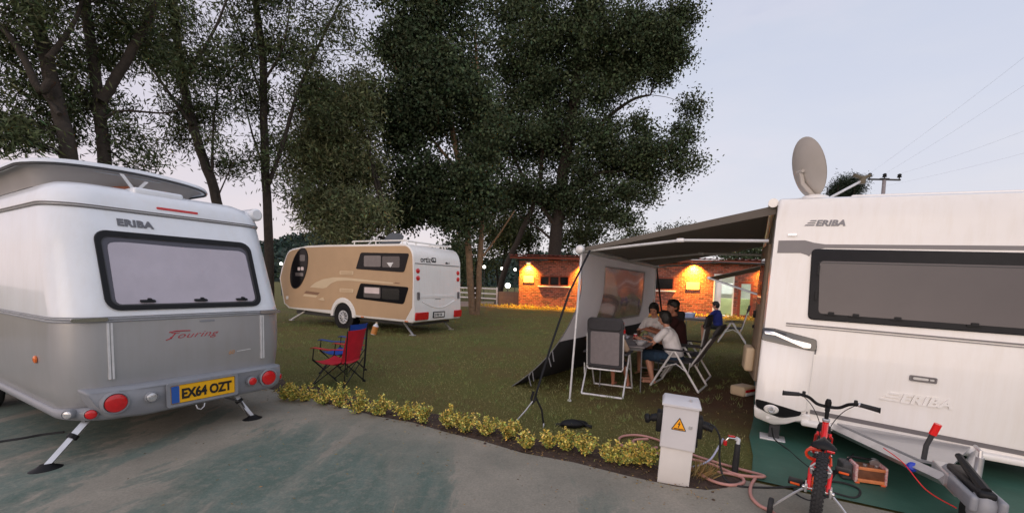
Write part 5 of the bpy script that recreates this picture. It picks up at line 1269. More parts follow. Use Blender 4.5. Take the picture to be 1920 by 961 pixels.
# ================================================================== shrubs along the slab
shr = [(533, 733, 40), (549, 737, 36), (573, 737, 38), (607, 742, 42), (637, 746, 48), (673, 757, 46), (711, 760, 46), (759, 768, 46), (793, 772, 56), (843, 786, 42), (873, 792, 46), (911, 795, 48), (952, 804, 46), (988, 823, 44), (1030, 823, 46), (1061, 826, 44), (1098, 832, 50), (1143, 848, 46), (1169, 848, 60), (1194, 852, 46), (1218, 853, 52)]
ORD = ['first', 'second', 'third', 'fourth', 'fifth', 'sixth', 'seventh', 'eighth', 'ninth', 'tenth', 'eleventh', 'twelfth', 'thirteenth', 'fourteenth', 'fifteenth', 'sixteenth', 'seventeenth', 'eighteenth', 'nineteenth', 'twentieth', 'twenty-first']
def shrub(loc, h, label, seed):
    rs = np.random.default_rng(seed)
    T = thing('shrub', label, 'shrub', loc, seed*.7, 'low variegated shrubs along the concrete edge')
    wd = .40+.24*rs.random(); h *= .80+.32*rs.random(); b = MB(); tips = []
    for k in range(15):
        a = rs.random()*6.28; r = h*wd*math.sqrt(rs.random()); hh = h*(.5+.5*rs.random())*(1-.35*(r/(h*(wd+.05)))**2)
        p1 = Vector((r*.5*math.cos(a), r*.5*math.sin(a), hh*.5)); p2 = Vector((r*math.cos(a), r*math.sin(a), hh)); b.tube([(0, 0, 0), p1, p2], [.004, .003, .0015], 5); tips.append((p1, p2))
    b.build('stem', bark, T)
    P, D = [], []
    for p1, p2 in tips:
        for j in range(58):
            t = rs.random(); q = p1.lerp(p2, t)*(.55+.45*1) if t > .0 else p1
            q = p1*(.4+.6*t)+ (p2-p1)*t; a = rs.random()*6.28
            P.append((q.x+rs.normal()*h*.035, q.y+rs.normal()*h*.035, max(.01, q.z+rs.normal()*h*.03))); D.append((math.cos(a), math.sin(a), .5+rs.normal()*.5))
    n = len(P); P = np.array(P); D = np.array(D); t = tints(n, .22, .12)
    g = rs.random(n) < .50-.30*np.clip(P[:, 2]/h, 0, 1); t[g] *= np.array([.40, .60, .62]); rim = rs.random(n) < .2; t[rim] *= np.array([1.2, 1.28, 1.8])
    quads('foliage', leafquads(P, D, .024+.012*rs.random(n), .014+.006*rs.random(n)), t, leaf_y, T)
for k, (x, y, hp) in enumerate(shr):
    i = len(shr)-1-k; p = gz(x, y+hp*.42); d = p.length
    shrub(p, hp/800*d*1.0, '%s low yellow-green shrub along the concrete edge, counted from the electric cabinet' % ORD[i], k+3)
def drytuft():
    p = gz(1312, 893); n = 260; P = np.stack([p.x+RNG.normal(size=n)*.05, p.y+RNG.normal(size=n)*.04, np.full(n, .005)], 1); D = np.stack([RNG.normal(size=n)*.5+.25, RNG.normal(size=n)*.5-.1, np.full(n, .7)], 1)
    o = quads('dry_grass_tuft', leafquads(P, D, .07+.12*RNG.random(n), .005), tints(n, .3, .12), dryleaf); tag(o, 'tuft of dry straw-coloured grass at the foot of the electric cabinet', 'grass tuft')
drytuft()

# ================================================================== brick building
def brick_mat():
    m, N, L = node_mat('rough_brick'); b = N['Principled BSDF']; b.inputs['Roughness'].default_value = .9
    tc = N.new('ShaderNodeTexCoord'); sx = N.new('ShaderNodeSeparateXYZ'); L.new(tc.outputs['Object'], sx.inputs[0])
    ad = N.new('ShaderNodeMath'); ad.operation = 'ADD'; L.new(sx.outputs[0], ad.inputs[0]); L.new(sx.outputs[1], ad.inputs[1])
    cb = N.new('ShaderNodeCombineXYZ'); L.new(ad.outputs[0], cb.inputs[0]); L.new(sx.outputs[2], cb.inputs[1])
    v = cb.outputs[0]
    wob = mixc(N, L, .02, v, noise(N, L, v, 3.0, 4))
    br = N.new('ShaderNodeTexBrick'); L.new(v, br.inputs['Vector']); br.inputs['Scale'].default_value = 1.0; br.inputs['Brick Width'].default_value = .30; br.inputs['Row Height'].default_value = .11; br.inputs['Mortar Size'].default_value = .012; br.inputs['Mortar Smooth'].default_value = .3; br.inputs['Bias'].default_value = -.1
    br.inputs['Color1'].default_value = C(170, 94, 76); br.inputs['Color2'].default_value = C(88, 54, 48); br.inputs['Mortar'].default_value = C(156, 132, 120)
    c = mixc(N, L, 1.0, br.outputs['Color'], ramp(N, L, noise(N, L, v, 7, 6, .7), [(.3, (.55, .55, .55, 1)), (.7, (1.35, 1.3, 1.25, 1))]), 'MULTIPLY')
    L.new(c, b.inputs['Base Color'])
    mm = N.new('ShaderNodeMath'); mm.operation = 'MULTIPLY_ADD'; L.new(br.outputs['Fac'], mm.inputs[0]); mm.inputs[1].default_value = -1.2; L.new(noise(N, L, v, 16, 5), mm.inputs[2]); bumpn(N, L, mm.outputs[0], .9, .03)
    return m
BO = Vector((.43, 29.5, 0)); BR = math.atan2(-6.5, 13.13)
def bpt(u, d, z): return BO+Vector((math.cos(BR)*u+math.sin(BR)*d, math.sin(BR)*u-math.cos(BR)*d, z))
def building():
    T = thing('brick_building', 'long low brick building with rust-red roof edge and warm wall lights behind the lawn', 'building', BO, BR)
    LEN, DEP, TH = 19.0, 5.5, .25; top = 3.22
    op = [(1.55, 3.62, 1.55, 2.22), (8.9, 10.05, 1.47, 2.22), (12.15, 13.18, .05, 2.45), (13.40, 14.12, .08, 2.05)]
    xs = sorted({0, LEN}|{o[0] for o in op}|{o[1] for o in op}); zs = sorted({0, top}|{o[2] for o in op}|{o[3] for o in op})
    b = MB()
    for i in range(len(xs)-1):
        for j in range(len(zs)-1):
            cx, cz = (xs[i]+xs[i+1])/2, (zs[j]+zs[j+1])/2
            if any(o[0] < cx < o[1] and o[2] < cz < o[3] for o in op): continue
            b.box(xs[i], xs[i+1], 0, TH, zs[j], zs[j+1])
    b.box(0, TH, TH, DEP, 0, top); b.box(LEN-TH, LEN, TH, DEP, 0, top); b.box(TH, LEN-TH, DEP-TH, DEP, 0, top)
    bmesh.ops.remove_doubles(b.bm, verts=b.bm.verts[:], dist=1e-4)
    b.build('wall', brick_mat(), T, 0, fix=False)
    b = MB(); b.box(TH, LEN-TH, TH, DEP-TH, .0, .03); b.build('floor', plaster, T)
    b = MB(); b.box(10.4, 10.5, TH+.002, DEP-TH, .03, 2.7); b.box(16, 16.1, TH+.002, DEP-TH, .03, 2.7); b.box(10.5, 16, DEP-TH-.1, DEP-TH-.002, .03, 2.7); b.box(10.4, 16.1, TH+.002, DEP-TH, 2.7, 2.75); b.build('inner_wall', plaster, T)
    # roof edge: corrugated sheet sloping down along the front
    zt = lambda u: 3.70-.027*u
    b = MB(); nseg = 190; vs = []
    for k in range(nseg+1):
        u = -.55+(LEN+1.1)*k/nseg; z = zt(u)+.035*math.sin(k*PI/1.5)
        vs += [(u, -.62, z-.12), (u, DEP+.4, z+.25), (u, DEP+.4, z+.235), (u, -.62, z-.135)]
    fs = []
    for k in range(nseg):
        for j in range(4): fs.append((4*k+j, 4*k+(j+1) % 4, 4*k+4+(j+1) % 4, 4*k+4+j))
    b.add(vs, fs); rf = b.build('roof', roofred, T, 0)
    b = MB(); b.loft([[(-.5, -.50, zt(-.5)-.36), (-.5, -.50, zt(-.5)-.20), (-.5, -.44, zt(-.5)-.20), (-.5, -.44, zt(-.5)-.36)], [(LEN+.5, -.50, zt(LEN)-.36), (LEN+.5, -.50, zt(LEN)-.20), (LEN+.5, -.44, zt(LEN)-.20), (LEN+.5, -.44, zt(LEN)-.36)]]); b.build('fascia', woodred, rf)
    b = MB(); b.loft([[(-.5, -.44, zt(-.5)-.34), (-.5, 0.1, zt(-.5)-.34), (-.5, 0.1, zt(-.5)-.31), (-.5, -.44, zt(-.5)-.31)], [(LEN+.5, -.44, zt(LEN)-.34), (LEN+.5, 0.1, zt(LEN)-.34), (LEN+.5, 0.1, zt(LEN)-.31), (LEN+.5, -.44, zt(LEN)-.31)]]); b.build('soffit', wood, rf)
    f = lambda u, v, d: (u, -d, v)
    for (x0, x1, z0, z1), nn in ((op[0], 3), (op[1], 1)):
        b = MB(); b.ringf([(x0, z0), (x1, z0), (x1, z1), (x0, z1)], [(x0+.07, z0+.07), (x1-.07, z0+.07), (x1-.07, z1-.07), (x0+.07, z1-.07)], f, -.12, .02); s_ = (x1-x0)/nn
        for k in range(1, nn): b.pf([(x0+k*s_-.05, z0+.07), (x0+k*s_+.05, z0+.07), (x0+k*s_+.05, z1-.07), (x0+k*s_-.05, z1-.07)], f, -.10, .015)
        w = b.build('window', woodred, T)
        b = MB(); b.box(x0+.03, x1-.03, .08, .10, z0+.03, z1-.03); b.build('pane', sideglass, w)
        b = MB(); b.box(x0-.10, x1+.10, -.10, -.002, z0-.09, z0-.01, .01); b.build('sill', plaster, w)
    b = MB(); b.ringf([(13.40, .08), (14.12, .08), (14.12, 2.05), (13.40, 2.05)], [(13.53, .22), (13.99, .22), (13.99, 1.93), (13.53, 1.93)], f, -.15, .03); d = b.build('door', woodred, T)
    cg = bpy.data.materials.new('thin_glass'); cg.use_nodes = True; nt = cg.node_tree; nt.nodes.remove(nt.nodes['Principled BSDF']); t_ = nt.nodes.new('ShaderNodeBsdfTransparent'); t_.inputs[0].default_value = (.93, .96, .95, 1); g_ = nt.nodes.new('ShaderNodeBsdfGlossy'); g_.inputs['Roughness'].default_value = .02; mx = nt.nodes.new('ShaderNodeMixShader'); mx.inputs[0].default_value = .08
    nt.links.new(t_.outputs[0], mx.inputs[1]); nt.links.new(g_.outputs[0], mx.inputs[2]); nt.links.new(mx.outputs[0], nt.nodes['Material Output'].inputs[0])
    b = MB(); b.box(13.5, 14.02, .05, .06, .2, 1.95); b.build('pane', cg, d)
    b = MB(); b.ringf([(12.15, .05), (13.18, .05), (13.18, 2.45), (12.15, 2.45)], [(12.21, .05), (13.12, .05), (13.12, 2.39), (12.21, 2.39)], f, -.2, .02); d = b.build('door_frame', plaster, T)
    b = MB(); b.box(12.24, 12.55, .3, 1.1, .05, 2.35, .02); b.build('open_door_leaf', white, d)
    # things inside stay simple: counter and cupboard
    b = MB(); b.box(12.3, 14.6, 2.6, 3.1, .03, 1.05, .01); b.build('counter', mat('lime_counter', C(170, 180, 130), .5, .05, 4), T)
    b = MB(); b.box(12.2, 13.6, 4.5, 4.9, 1.3, 2.0, .02); b.build('wall_cupboard', white, T)
    for u in (.72, 4.62, 11.08, 14.75):
        b = MB(); b.box(u-.17, u+.17, -.16, -.002, 3.02, 3.12, .01); h = b.build('wall_lamp', plaster, T)
        b = MB(); b.box(u-.11, u+.11, -.13, -.04, 3.008, 3.019); b.build('lamp_lens', glow_o, h)
        ld = bpy.data.lights.new('wall_light', 'SPOT'); ld.energy = 2900; ld.color = (1, .43, .04); ld.spot_size = rad(118); ld.spot_blend = 1.0; ld.shadow_soft_size = .06
        lo = bpy.data.objects.new('wall_light', ld); COL.objects.link(lo); lo.parent = T; lo.location = (u, -.30, 2.98); lo.rotation_euler = (rad(24), 0, 0)
    for u0, u1, z0, z1 in ((.36, 1.10, 1.74, 2.20), (10.72, 11.42, 1.55, 1.98)):
        b = MB(); b.pf(rrect(u0, u1, z0, z1, .02, 2), f, .0, .04); s_ = b.build('sign_plate', signm, T)
    ld = bpy.data.lights.new('room_light', 'AREA'); ld.shape = 'RECTANGLE'; ld.size = 2.5; ld.size_y = 1.5; ld.energy = 90; ld.color = (.93, 1, .90)
    lo = bpy.data.objects.new('room_light', ld); COL.objects.link(lo); lo.parent = T; lo.location = (13.2, 2.4, 2.66)
    b = MB(); b.box(12.6, 13.8, 2.1, 2.7, 2.67, 2.695); b.build('ceiling_lamp', glow, T)
building()
# flowers along the building and the path
def flowers():
    base = None; k = 0
    spots = [(u, .62+random.uniform(-.08, .08)) for u in np.arange(.1, 5.6, .33)]+[(u, .62+random.uniform(-.08, .08)) for u in np.arange(9.3, 15.2, .33)]+[(u, .75+random.uniform(-.1, .1)) for u in np.arange(-3.4, .0, .36)]
    lab = 'small yellow bedding plant in the row at the foot of the brick building'
    for u, d in spots:
        p = bpt(u, d, 0); s = random.uniform(.8, 1.25)
        if base is None:
            T = thing('bedding_plant', lab, 'plant', p, 0, 'yellow bedding plants along the brick building')
            n = 110; a = RNG.random(n)*6.28; r = .16*np.sqrt(RNG.random(n)); P = np.stack([r*np.cos(a), r*np.sin(a), .02+.24*RNG.random(n)*(1-r/.22)], 1); D = np.stack([np.cos(a), np.sin(a), .4+RNG.normal(size=n)*.5], 1)
            quads('foliage', leafquads(P, D, .08, .05), tints(n, .3, .15), leaf_y, T); base = T
        else: dup(base, p, random.uniform(0, 6), scale=s)
flowers()

# ================================================================== fence, wall, lamps behind
def fence():
    p = [at(858, 535, 34), at(895, 537, 33), at(932, 541, 31.5)]
    T = thing('rail_fence', 'white painted rail fence of three bars beside the path', 'fence', (p[0].x, p[0].y, 0))
    o = Vector((p[0].x, p[0].y, 0)); q = [Vector((v.x, v.y, 0))-o for v in p]
    zs = (.48, .84, 1.22)
    q = [q[0]+(q[0]-q[1])*3]+q
    for z in zs:
        b = MB(); b.tube([v+Vector((0, 0, z)) for v in q], .05, 6); b.build('rail', fencew, T)
    for v in q:
        b = MB(); b.box(v.x-.06, v.x+.06, v.y-.06, v.y+.06, 0, 1.34, .01); b.build('post', fencew, T)
fence()
a, c = at(934, 572, 31), at(974, 572, 30.2)
b = MB(); b.box(0, (c-a).length+.3, 0, .2, 0, 1.05, .01); o_ = b.build('garden_wall', concretewall); o_.location = (a.x, a.y, 0); o_.rotation_euler = (0, 0, math.atan2(c.y-a.y, c.x-a.x)); tag(o_, 'low brown rendered wall between the rail fence and the brick building', 'wall')
def lampost(px, py, Y, r, label, height=None):
    p = at(px, py, Y); T = thing('globe_lamp', label, 'lamp', (p.x, p.y, 0), 0, 'lit globe lamps behind the campsite')
    b = MB(); b.lathe([(.06, 0), (.04, .1), (.035, p.z-r)], (0, 0, 0), n=10); b.build('post', darkgrey, T)
    b = MB(); b.ell((0, 0, p.z), r, 16, 10); b.build('globe', glow, T)
lampost(952, 535, 36, .22, 'large lit globe lamp above the low brown wall')
lampost(908, 500, 40, .14, 'lit lamp between the two pale tree trunks and the dark leaning trunk')
lampost(941, 503, 40, .13, 'lit lamp just behind the dark leaning trunk')
lampost(966, 505, 40, .13, 'lit lamp close to the corner of the brick building')
lampost(933, 541, 44, .16, 'small lit lamp at the end of the white rail fence')
lampost(527, 494, 40, .13, 'lit lamp between the silver and the beige caravans')

# ================================================================== trees
def tree(name, label, Y, trunks, limbs, blobs, leafm, barkm, L=.09, W=.02, per=16, spread=.35, droop=.3, group=None, twigs=70, tv=.20, dens=1.0, shell=.45, inner=0.0):
    """trunks/limbs: lists of (photo polyline, r0, r1, depth offset); blobs: (px, py, rx, ry, clumps, depth offset)"""
    p0 = at(*trunks[0][0][0], Y); T = thing(name, label, 'tree', (p0.x, p0.y, 0), 0, group); o = Vector((p0.x, p0.y, 0))
    sk = []
    for kind, lst in (('trunk', trunks), ('limb', limbs)):
        for pl, ra, rb, dz in lst:
            n = len(pl); pts = []
            for i, (x, y) in enumerate(pl):
                pts.append(at(x, y, Y+dz*i/max(1, n-1))-o)
            if kind == 'trunk' and abs(pts[0].z) > .02 and pts[0].z < 3.0:
                pts.insert(0, Vector((pts[0].x+(pts[0].x-pts[1].x)*.25, pts[0].y, -.05)))
            P = spline(pts, 6); P = [p+Vector((random.gauss(0, ra*.05), random.gauss(0, ra*.05), 0)) if 0 < i < len(P)-1 else p for i, p in enumerate(P)]
            R = [ra+(rb-ra)*i/(len(P)-1) for i in range(len(P))]
            if kind == 'trunk': R[0] *= 1.25
            b = MB(); b.tube(P, R, 9); b.build(kind, barkm, T, 60)
            sk += [(p, r) for p, r in zip(P, R)]
    SP = np.array([p[:] for p, r in sk]); SR = np.array([r for p, r in sk])
    cl = []
    for bx, by, rx, ry, n, dz in blobs:
        c = np.array((at(bx, by, Y+dz)-o)[:]); k = (Y+dz)/800
        n = int(n*dens)
        v = RNG.normal(size=(n, 3)); v /= np.linalg.norm(v, axis=1, keepdims=True); v *= (RNG.random((n, 1)))**shell
        nt_ = max(4, n//11); tc_ = v[:nt_]; tr = (.17+.16*RNG.random(n))[:, None]; pick = RNG.integers(0, nt_, n)
        v = tc_[pick]*.92+RNG.normal(size=(n, 3))*np.array([1, 1, .7])*tr*.62
        cl.append(c+v*np.array([rx*k, max(rx, ry)*k*.75, ry*k]))
    cl = np.concatenate(cl); cl = cl[cl[:, 2] > .4]
    # fine branches from the skeleton out to the clumps
    b = MB(); idx = RNG.permutation(len(cl))[:twigs]
    for i in idx:
        d = np.linalg.norm(SP-cl[i], axis=1)+.35*np.maximum(0, SP[:, 2]-cl[i][2]+.3); j = int(np.argmin(d))
        a_, e = Vector(SP[j]), Vector(cl[i]); r = min(SR[j]*.45, .006+.008*(e-a_).length)
        mid = a_.lerp(e, .5)+Vector((random.gauss(0, .12), random.gauss(0, .12), .12))*(e-a_).length*.6
        b.tube(spline([a_, mid, e], 4), [r*(1-.75*k/8) for k in range(9)], 5)
    tw = b; n = len(cl); m_ = per
    P = np.repeat(cl, m_, 0)+RNG.normal(size=(n*m_, 3))*np.array([spread, spread, spread*.7])
    out = np.repeat(RNG.normal(size=(n, 3)), m_, 0)*.6+RNG.normal(size=(n*m_, 3))*.7; out[:, 2] -= droop
    t = tints(n*m_, tv, .10)*np.repeat(np.clip(1+RNG.normal(size=(n, 1))*.22, .5, 1.6), m_, 0)
    k = n*m_
    co_ = quads('crown', leafquads(P, out, L*(.7+.6*RNG.random(k)), W*(.7+.6*RNG.random(k))), t, leafm, T)
    tw.bm.verts.index_update(); me = bpy.data.meshes.new('tmp'); tw.bm.to_mesh(me); tw.bm.free()
    for pl in me.polygons: pl.material_index = 1
    bm = bmesh.new(); bm.from_mesh(co_.data); bm.from_mesh(me); bm.to_mesh(co_.data); bm.free(); bpy.data.meshes.remove(me); co_.data.materials.append(barkm)
    return T
WG = 'tall lacy willows behind the caravans'
tree('willow_tree', 'willow with a thick trunk leaning to the left edge behind the silver caravan', 9.5, [([(150, 610), (128, 295), (108, 200), (85, 100), (60, 0), (30, -140)], .165, .11, .6)],
     [([(96, 150), (75, 170), (45, 110), (10, 60), (-40, 20)], .09, .04, -.4), ([(112, 215), (60, 150), (0, 90)], .05, .02, .8), ([(90, 110), (140, 40), (170, -60)], .06, .02, .6)],
     [(40, 60, 120, 110, 130, 0), (60, 200, 110, 80, 120, .6), (10, 250, 60, 50, 45, -.3), (90, -60, 160, 110, 90, .3)], leaf_w, bark, .15, .034, 38, .22, .45, WG, 120, dens=1.0)
tree('willow_tree', 'willow forking into two stems right behind the raised caravan roof', 10.5, [([(205, 610), (196, 305), (190, 240), (184, 180), (172, 90), (160, 0), (150, -150)], .15, .095, .3)],
     [([(190, 190), (215, 150), (250, 90), (292, 0), (320, -90)], .12, .07, .5), ([(195, 222), (230, 208), (300, 212), (335, 208)], .035, .015, .6), ([(203, 280), (228, 300), (262, 330)], .03, .01, .6), ([(190, 240), (150, 160), (110, 90)], .05, .02, .8)],
     [(240, 60, 120, 110, 130, .3), (170, 200, 90, 70, 85, .8), (245, 250, 55, 55, 34, .4), (140, 60, 90, 90, 70, 1.0), (250, 320, 45, 22, 16, .5), (200, -60, 150, 100, 70, .2)], leaf_w, bark, .15, .034, 38, .22, .45, WG, 120, dens=1.0)
tree('willow_tree', 'willow with a slim trunk slanting to the right beside the raised caravan roof', 14, [([(430, 590), (412, 400), (375, 280), (350, 190), (335, 100), (325, 0), (318, -130)], .17, .10, .4)],
     [([(360, 235), (300, 150), (240, 60)], .06, .02, -.3), ([(365, 250), (335, 230), (300, 205)], .035, .012, .3), ([(398, 320), (400, 240), (410, 150)], .045, .02, .6), ([(408, 370), (430, 320), (445, 290)], .025, .01, .3), ([(345, 150), (400, 60), (440, -40)], .06, .02, .3)],
     [(350, 60, 110, 110, 175, 0), (390, 170, 80, 75, 95, .5), (330, 240, 55, 60, 42, .2), (430, 300, 52, 55, 46, .5), (350, -60, 150, 90, 80, .3), (300, 110, 60, 80, 50, 1)], leaf_w, bark, .18, .042, 38, .29, .45, WG, 130, dens=.85)
tree('willow_tree', 'straight slender willow between the silver caravan and the bushy grey tree', 15.5, [([(506, 590), (503, 430), (497, 300), (494, 200), (492, 100), (478, 0), (470, -120)], .17, .10, .3)],
     [([(504, 345), (530, 270), (560, 170), (610, 60), (650, -20)], .08, .03, .5), ([(494, 190), (460, 90), (430, 0)], .05, .02, .4), ([(500, 330), (470, 240), (455, 160)], .045, .015, .3), ([(496, 150), (530, 90), (545, 0)], .05, .02, -.2), ([(508, 360), (525, 368), (540, 380)], .02, .008, .2)],
     [(500, 60, 110, 100, 160, .3), (600, 70, 110, 100, 165, .6), (470, 190, 60, 70, 48, .3), (560, 180, 60, 60, 60, .5), (500, 280, 45, 60, 26, .2), (540, 345, 28, 36, 10, .2), (540, -60, 160, 90, 90, .4)], leaf_w, bark, .19, .046, 38, .33, .35, WG, 140, dens=.8)
tree('grey_willow', 'bushy grey-green willow standing over the beige caravan', 19, [([(735, 590), (728, 430), (705, 330), (680, 250), (650, 160)], .16, .06, .4)],
     [([(728, 420), (700, 330), (690, 240)], .07, .03, -.3), ([(722, 400), (640, 330), (590, 270)], .08, .03, .5), ([(730, 450), (650, 420), (600, 380)], .06, .02, .4)],
     [(620, 220, 75, 75, 190, 0), (610, 320, 75, 70, 190, .3), (650, 400, 95, 52, 210, .2), (685, 300, 55, 90, 105, .8), (580, 385, 30, 35, 26, .3), (690, 180, 40, 50, 40, .8)], leaf_g, bark, .21, .055, 60, .42, .35, None, 70, shell=.55, dens=1.35)
tree('poplar_tree', 'dark poplar with round leaves above the tail of the beige caravan', 22, [([(885, 578), (878, 460), (870, 370), (850, 250), (830, 120), (815, -60)], .20, .10, .3), ([(895, 578), (903, 430), (907, 330), (900, 200), (890, 60)], .17, .07, 1.0)],
     [([(906, 480), (935, 440), (965, 395)], .06, .03, -.5), ([(860, 320), (780, 220), (740, 120)], .08, .03, -.3), ([(872, 400), (800, 330), (760, 300)], .06, .02, .2), ([(845, 220), (800, 100), (780, 0)], .07, .03, .3)],
     [(740, 60, 55, 80, 90, .3), (800, 60, 100, 120, 330, 0), (790, 210, 100, 90, 340, 0), (800, 340, 90, 75, 260, .2), (755, 390, 60, 40, 90, .3), (830, 400, 45, 50, 80, .5), (850, 150, 80, 160, 300, .6), (780, -70, 130, 80, 160, 0), (735, 250, 45, 70, 60, 0), (885, 320, 42, 80, 120, -1), (915, 240, 40, 110, 120, -.5), (868, 410, 40, 40, 60, -.6), (920, 370, 30, 45, 50, 0)], leaf_d, barkl, .15, .115, 52, .40, .25, None, 130, shell=.5, dens=.9)
tree('spreading_tree', 'huge dark spreading tree filling the middle of the sky behind the brick building', 34, [([(1038, 585), (1040, 470), (1048, 400), (1060, 300), (1075, 200), (1085, 80), (1090, -60)], .62, .30, .8), ([(930, 580), (945, 510), (980, 430), (1010, 350), (1020, 220)], .30, .14, .4)],
     [([(1055, 330), (1120, 240), (1180, 190), (1220, 178)], .22, .06, -1), ([(1065, 280), (1020, 180), (1000, 60)], .22, .08, 1), ([(1050, 390), (1110, 330), (1170, 320), (1240, 300)], .18, .05, -1), ([(1075, 200), (1140, 100), (1200, 20)], .2, .06, .5), ([(1045, 430), (980, 330), (940, 230)], .2, .06, .5), ([(1080, 130), (1160, 60), (1240, 20)], .14, .05, -.6), ([(1042, 455), (1000, 420), (968, 400)], .12, .04, .3)],
     [(960, 90, 110, 130, 420, .5), (960, 250, 100, 110, 360, .4), (1060, 90, 110, 130, 420, 0), (1060, 260, 100, 120, 350, 1.2), (1150, 90, 90, 100, 270, -1), (1240, 60, 62, 60, 130, -1), (1285, 30, 28, 30, 26, -1), (1200, 120, 75, 45, 110, -1), (1265, 140, 40, 40, 52, -1), (1150, 330, 85, 70, 200, -.6), (1230, 300, 70, 32, 84, -1), (1285, 305, 30, 26, 26, -1), (1278, 245, 22, 30, 22, -1), (1290, 195, 18, 32, 18, -1), (1120, 400, 60, 40, 90, -.4), (1040, 380, 70, 50, 130, 1), (960, 370, 80, 50, 160, .8), (1050, -70, 220, 90, 300, 0), (1180, 240, 36, 40, 40, -1), (1120, 220, 50, 80, 110, 0)], leaf_d, bark, .23, .125, 66, .52, .2, None, 190, shell=.5, dens=.9)
# lower greenery between the trunks and far trees
def bush(name, label, Y, px, py, rx, ry, n, m_, L=.3, W=.16, group='trees and bushes behind the campsite', cat='tree', trunk=True, per=18, spread=.5):
    p = at(px, py, Y); b0 = Vector((p.x, p.y, 0)); T = thing(name, label, cat, b0, 0, group); k = Y/800
    b = MB(); h = max(.3, p.z)
    for j in range(5):
        a = 6.28*j/5; b.tube([(0, 0, -.05), (.2*rx*k*math.cos(a), .2*rx*k*math.sin(a), h*.5), (.6*rx*k*math.cos(a), .6*rx*k*math.sin(a), h)], [.10*h/4+.03, .05*h/4+.02, .015], 6)
    b.build('trunk', bark, T, 60)
    lo = []
    for j in range(7):
        a, r = random.random()*6.28, math.sqrt(random.random())*.65; lo.append((r*math.cos(a), r*.8*math.sin(a), random.uniform(-.5, .6), random.uniform(.4, .62)))
    cl = []
    for j in range(n):
        q = random.choice(lo); v = RNG.normal(size=3); v /= np.linalg.norm(v); v *= RNG.random()**.5*q[3]; cl.append(((q[0]+v[0])*rx*k, (q[1]+v[1])*rx*k, p.z+(q[2]+v[2])*ry*k*.85))
    cl = np.array(cl); cl = cl[cl[:, 2] > .15]; nn = len(cl)
    P = np.repeat(cl, per, 0)+RNG.normal(size=(nn*per, 3))*spread; D = RNG.normal(size=(nn*per, 3)); P[:, 2] = np.maximum(P[:, 2], .05)
    t = tints(nn*per, .28, .1)*np.repeat(np.clip(1+RNG.normal(size=(nn, 1))*.25, .5, 1.6), per, 0)
    quads('crown', leafquads(P, D, L*(.7+.6*RNG.random(nn*per)), W), t, m_, T)
bush('background_tree', 'pale green bush behind the white rail fence near the beige caravan', 44, 890, 465, 46, 80, 220, leaf_b)
bush('background_tree', 'pale green tree between the dark leaning trunk and the brick building', 46, 940, 450, 48, 95, 260, leaf_b)
bush('background_tree', 'dim green tree showing just above the brick building by the huge trunk', 48, 985, 440, 52, 62, 240, leaf_b)
bush('background_tree', 'dim green tree above the brick roof on the other side of the huge trunk', 46, 1085, 445, 62, 44, 220, leaf_b)
bush('background_tree', 'feathery dark tree above the slope of the dark awning', 55, 1190, 450, 55, 26, 120, leaf_b)
bush('background_tree', 'low feathery tree peeking over the awning towards the satellite dish', 60, 1262, 440, 46, 20, 80, leaf_b)
bush('background_tree', 'dark green tree behind the roof between awning and white caravan', 38, 1385, 476, 68, 20, 130, leaf_d)
bush('background_tree', 'dark bush just behind the rear of the beige caravan', 40, 858, 500, 40, 56, 110, leaf_d)
for x, y, Y, lab in ((570, 520, 60, 'dark bush between the two caravans under the hill'), (548, 505, 75, 'dim bush below the wooded hill near the lit lamp')):
    bush('background_tree', lab, Y, x, y, 45, 28, 60, leaf_d)
bush('pine_tree', 'dark pine top behind the satellite dish of the white caravan', 38, 1580, 350, 38, 40, 360, leaf_p, .26, .05, None, per=34, spread=.30)
# wooded hill and far ground line
def hill():
    b = MB(); n = 60; vs = []; Y0 = 260
    for i in range(n+1):
        x = 350+900*i/n; top = 440+18*math.sin(i*.22+.6)+max(0, (x-620))*.10+2*math.sin(i*1.7)
        p = at(x, top, Y0); q = at(x, 560, Y0-60); h = max(p.z-4.5, 1)
        vs += [(q.x, Y0-90, -1), (p.x*.95, Y0-40, h*.6), (p.x, Y0, h), (p.x*1.1, Y0+80, -1)]
    fs = []
    for i in range(n):
        for j in range(3): fs.append((4*i+j, 4*i+j+1, 4*i+5+j, 4*i+4+j))
    b.add(vs, fs); o = b.build('hill', mat('hill_ground', C(58, 70, 60), .95, .25, .05), None, 60); tag(o, kind='structure')
    V = np.array(vs).reshape(n+1, 4, 3); N_ = 16000; i = RNG.integers(0, n, N_); s = RNG.random(N_); t = RNG.random(N_)*2
    j = np.floor(t).astype(int); f = t-j
    a = V[i, j]*(1-s[:, None])+V[i+1, j]*s[:, None]; c = V[i, np.minimum(j+1, 3)]*(1-s[:, None])+V[i+1, np.minimum(j+1, 3)]*s[:, None]
    P = a*(1-f[:, None])+c*f[:, None]; P[:, 2] += RNG.random(N_)*2.5
    D = RNG.normal(size=(N_, 3)); o = quads('far_woods', leafquads(P, D, 2.0, 1.7), tints(N_, .3, .1), leaf_h); tag(o, kind='stuff')
hill()
